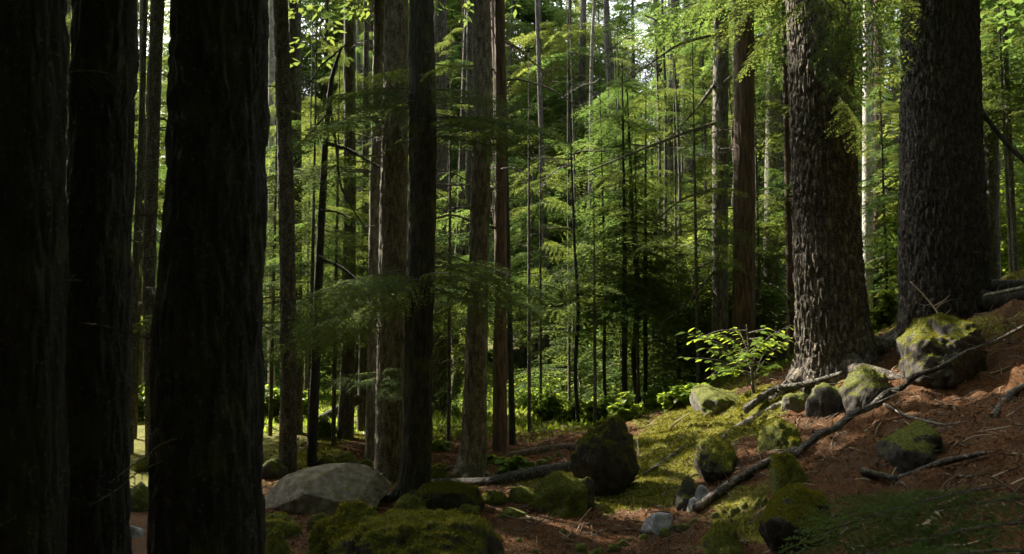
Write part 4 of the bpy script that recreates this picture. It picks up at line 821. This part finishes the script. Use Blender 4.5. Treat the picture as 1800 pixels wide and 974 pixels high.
YH = [(590,9.8,5.2,'young hemlock with layered sprays between the dead sapling and the grey trunk',34,1.3,.28),(480,10.8,6.2,'young hemlock behind the slender lichen flecked trunk',34,1.4,.3),(790,10.2,5.6,'young hemlock filling the gap left of the rough brown trunk',34,1.3,.3),
      (640,11.8,7,'taller young hemlock behind the sunlit edged trunk',34,1.5,.25),(950,12.8,5.0,'young hemlock right of the branchy brown trunk',32,1.5,.3),(1045,11.5,3.6,'low young hemlock over the bright middle shrubs',28,1.1,.35),
      (1120,12.2,4.6,'young hemlock with light tips before the slim black stems',32,1.3,.35),(1000,14.5,8,'tall young hemlock in the hazy centre',36,1.8,.2),(1190,13.6,7,'young hemlock catching sun left of the straight trunk',36,1.6,.2),
      (1090,15,9,'tallest young hemlock glowing in the centre',38,1.9,.2),(1225,11.3,5.5,'young hemlock beside the leaning pale branch',30,1.2,.35),(1335,12.5,6.5,'young hemlock seen between the reddish and grey trunks',32,1.3,.2),
      (1560,14,7,'young hemlock behind the gap of the two great trunks',32,1.5,.1),(880,15.5,8,'young hemlock rising behind the branchy brown trunk',34,1.8,.2),(720,13.5,8,'young hemlock high behind the mossy footed trunk',34,1.7,.2),
      (540,14.5,8.5,'young hemlock far behind the dead sapling',34,1.8,.2),(245,10.5,5.5,'young hemlock in the gap between the near black trunks',28,1.2,.3),(1780,11.5,6,'young hemlock at the right edge of the picture',28,1.3,.4)]
YH += [(548,9.2,5.4,'young hemlock reaching across the dead sapling',30,1.2,.3),(700,10.4,5.8,'young hemlock close behind the mossy footed trunk',32,1.3,.3),(850,11.4,6.2,'young hemlock behind the rough brown trunk',32,1.4,.3),(1160,15.5,8.5,'tall young hemlock behind the glowing one',36,1.8,.2),(930,11.2,5.6,'young hemlock hanging over the brownish path',30,1.3,.4)]
for a in YH: young(*a)
# blurred low sprays close to the camera at the bottom right
lf = ground_at(1700, 960); t = empty('low_hemlock', lf, 'soft blurred green hemlock sprays close at the bottom right', 'young tree')
v, f = tube([(.55,-.3,-.3),(.35,-.1,.1),(.2,0,.2)], [.012,.01,.006], .05, 7); link('trunk', np_mesh('trunk', v, f, M_TWIG), t)
for (px, py, Yd, az, l) in [(1760,850,2.6,176,.75),(1830,905,2.4,170,.8),(1820,960,2.2,182,.7),(1640,862,2.9,186,.5),(1850,860,2.5,165,.8),(1720,930,2.5,195,.45)]:
    link('bough', random.choice(NEAR_BOUGH[1:3]), t, at(px, py, Yd) - lf, (random.uniform(-.8, .1), random.uniform(-.1, .3), R(az)), l / 1.3)

# ------------------------------------------------------------------ litter and moss on the ground
def ground_scatter(n, xr, yr, cond, hgt, mt, name, label, seed, wid=.22, lay=.6, up=1.0, lift=0.0):
    rg = np.random.default_rng(seed); X, Y = rg.uniform(*xr, n), rg.uniform(*yr, n)
    k = (np.abs(X / np.maximum(Y, .1)) < .72) & (X > -Y * .45); X, Y = X[k], Y[k]; mk = mossy(X, Y); kk = cond(mk, rg.random(len(X))); X, Y = X[kk], Y[kk]; mk = mk[kk]
    ix = np.clip(np.searchsorted(gx, X) - 1, 0, nx - 2); iy = np.clip(np.searchsorted(gy, Y) - 1, 0, ny - 2); Z2 = gz.reshape(ny, nx)
    fx = (X - gx[ix]) / (gx[ix+1] - gx[ix]); fy = (Y - gy[iy]) / (gy[iy+1] - gy[iy])
    Z = (Z2[iy, ix]*(1-fx) + Z2[iy, ix+1]*fx)*(1-fy) + (Z2[iy+1, ix]*(1-fx) + Z2[iy+1, ix+1]*fx)*fy
    N_ = np.tile([0, 0, up], (len(X), 1)); o = blades(None, np.stack([X, Y, Z + lift], 1), N_, hgt, mt, rg, name, (0, 0, 0), wid, lay)
    tag(o, label, None, None, 'stuff'); print(name, len(X)); return o
ground_scatter(420000, (-2.5, 7), (2.3, 11), lambda m, r: r < np.clip((m - .42) * 3, 0, 1), .022, M_MOSSB, 'moss', 'yellow green moss carpeting the slope and path edges', 1, .25, .7)
ground_scatter(60000, (-2.5, 7), (2.3, 11), lambda m, r: r < np.clip((m - .62) * 3, 0, 1), .045, M_MOSSB, 'moss_cushion', 'longer feathery moss shoots standing out of the moss carpet', 8, .12, .8)
ground_scatter(230000, (-3, 7), (2.3, 12), lambda m, r: r > np.clip((m - .35) * 2.2, 0, .78), .032, M_LITTER, 'needle_litter', 'rust brown conifer needles littering the path and slope', 2, .085, 1.6, .15, .003)
ground_scatter(9000, (-3, 7), (2.3, 12), lambda m, r: r > .2, .03, M_BARKR, 'bark_flakes', 'dark flakes of bark lying among the needles', 14, .45, 2.0, .15, .006)
ground_scatter(9000, (-3, 7), (2.3, 12), lambda m, r: r > .3, .035, M_DRY, 'dry_litter', 'pale dry bits scattered over the needle litter', 3, .14, 2.0, .15, .004)
ground_scatter(60000, (-12, 12), (11, 26), lambda m, r: r > .2, .10, M_LEAF, 'ground_cover', 'low green plants covering the floor under the trees', 4, .3, .9)

def twig_litter(n, seed):
    rg = np.random.default_rng(seed); parts = []; m = 0
    while m < n:
        y = rg.uniform(2.6, 12); x = rg.uniform(-.6 * y, .7 * y)
        if rg.random() > .35 + .5 * (x > .8): continue
        l = rg.uniform(.03, .22); a = rg.uniform(0, 6.28); p = np.array([[x, y], [x + l * math.cos(a) * .5 + rg.normal() * .01, y + l * math.sin(a) * .5], [x + l * math.cos(a), y + l * math.sin(a)]])
        z = height(p[:, 0], p[:, 1]) + [.012, .02, .014]; r = rg.uniform(.0015, .0045) * (1 + l * 3)
        parts.append((*tube(np.concatenate([p, z[:, None]], 1), [r, r * .8, r * .4], .05, 3, cap=False), int(rg.integers(3)))); m += 1
    v, f, mi = merge(parts); o = link('twig_litter', np_mesh('twig_litter', v, f, [M_TWIG, M_DRY, M_BARKR], True, mi))
    tag(o, 'broken dry twigs strewn over path and slope', None, None, 'stuff')
twig_litter(2600, 5)
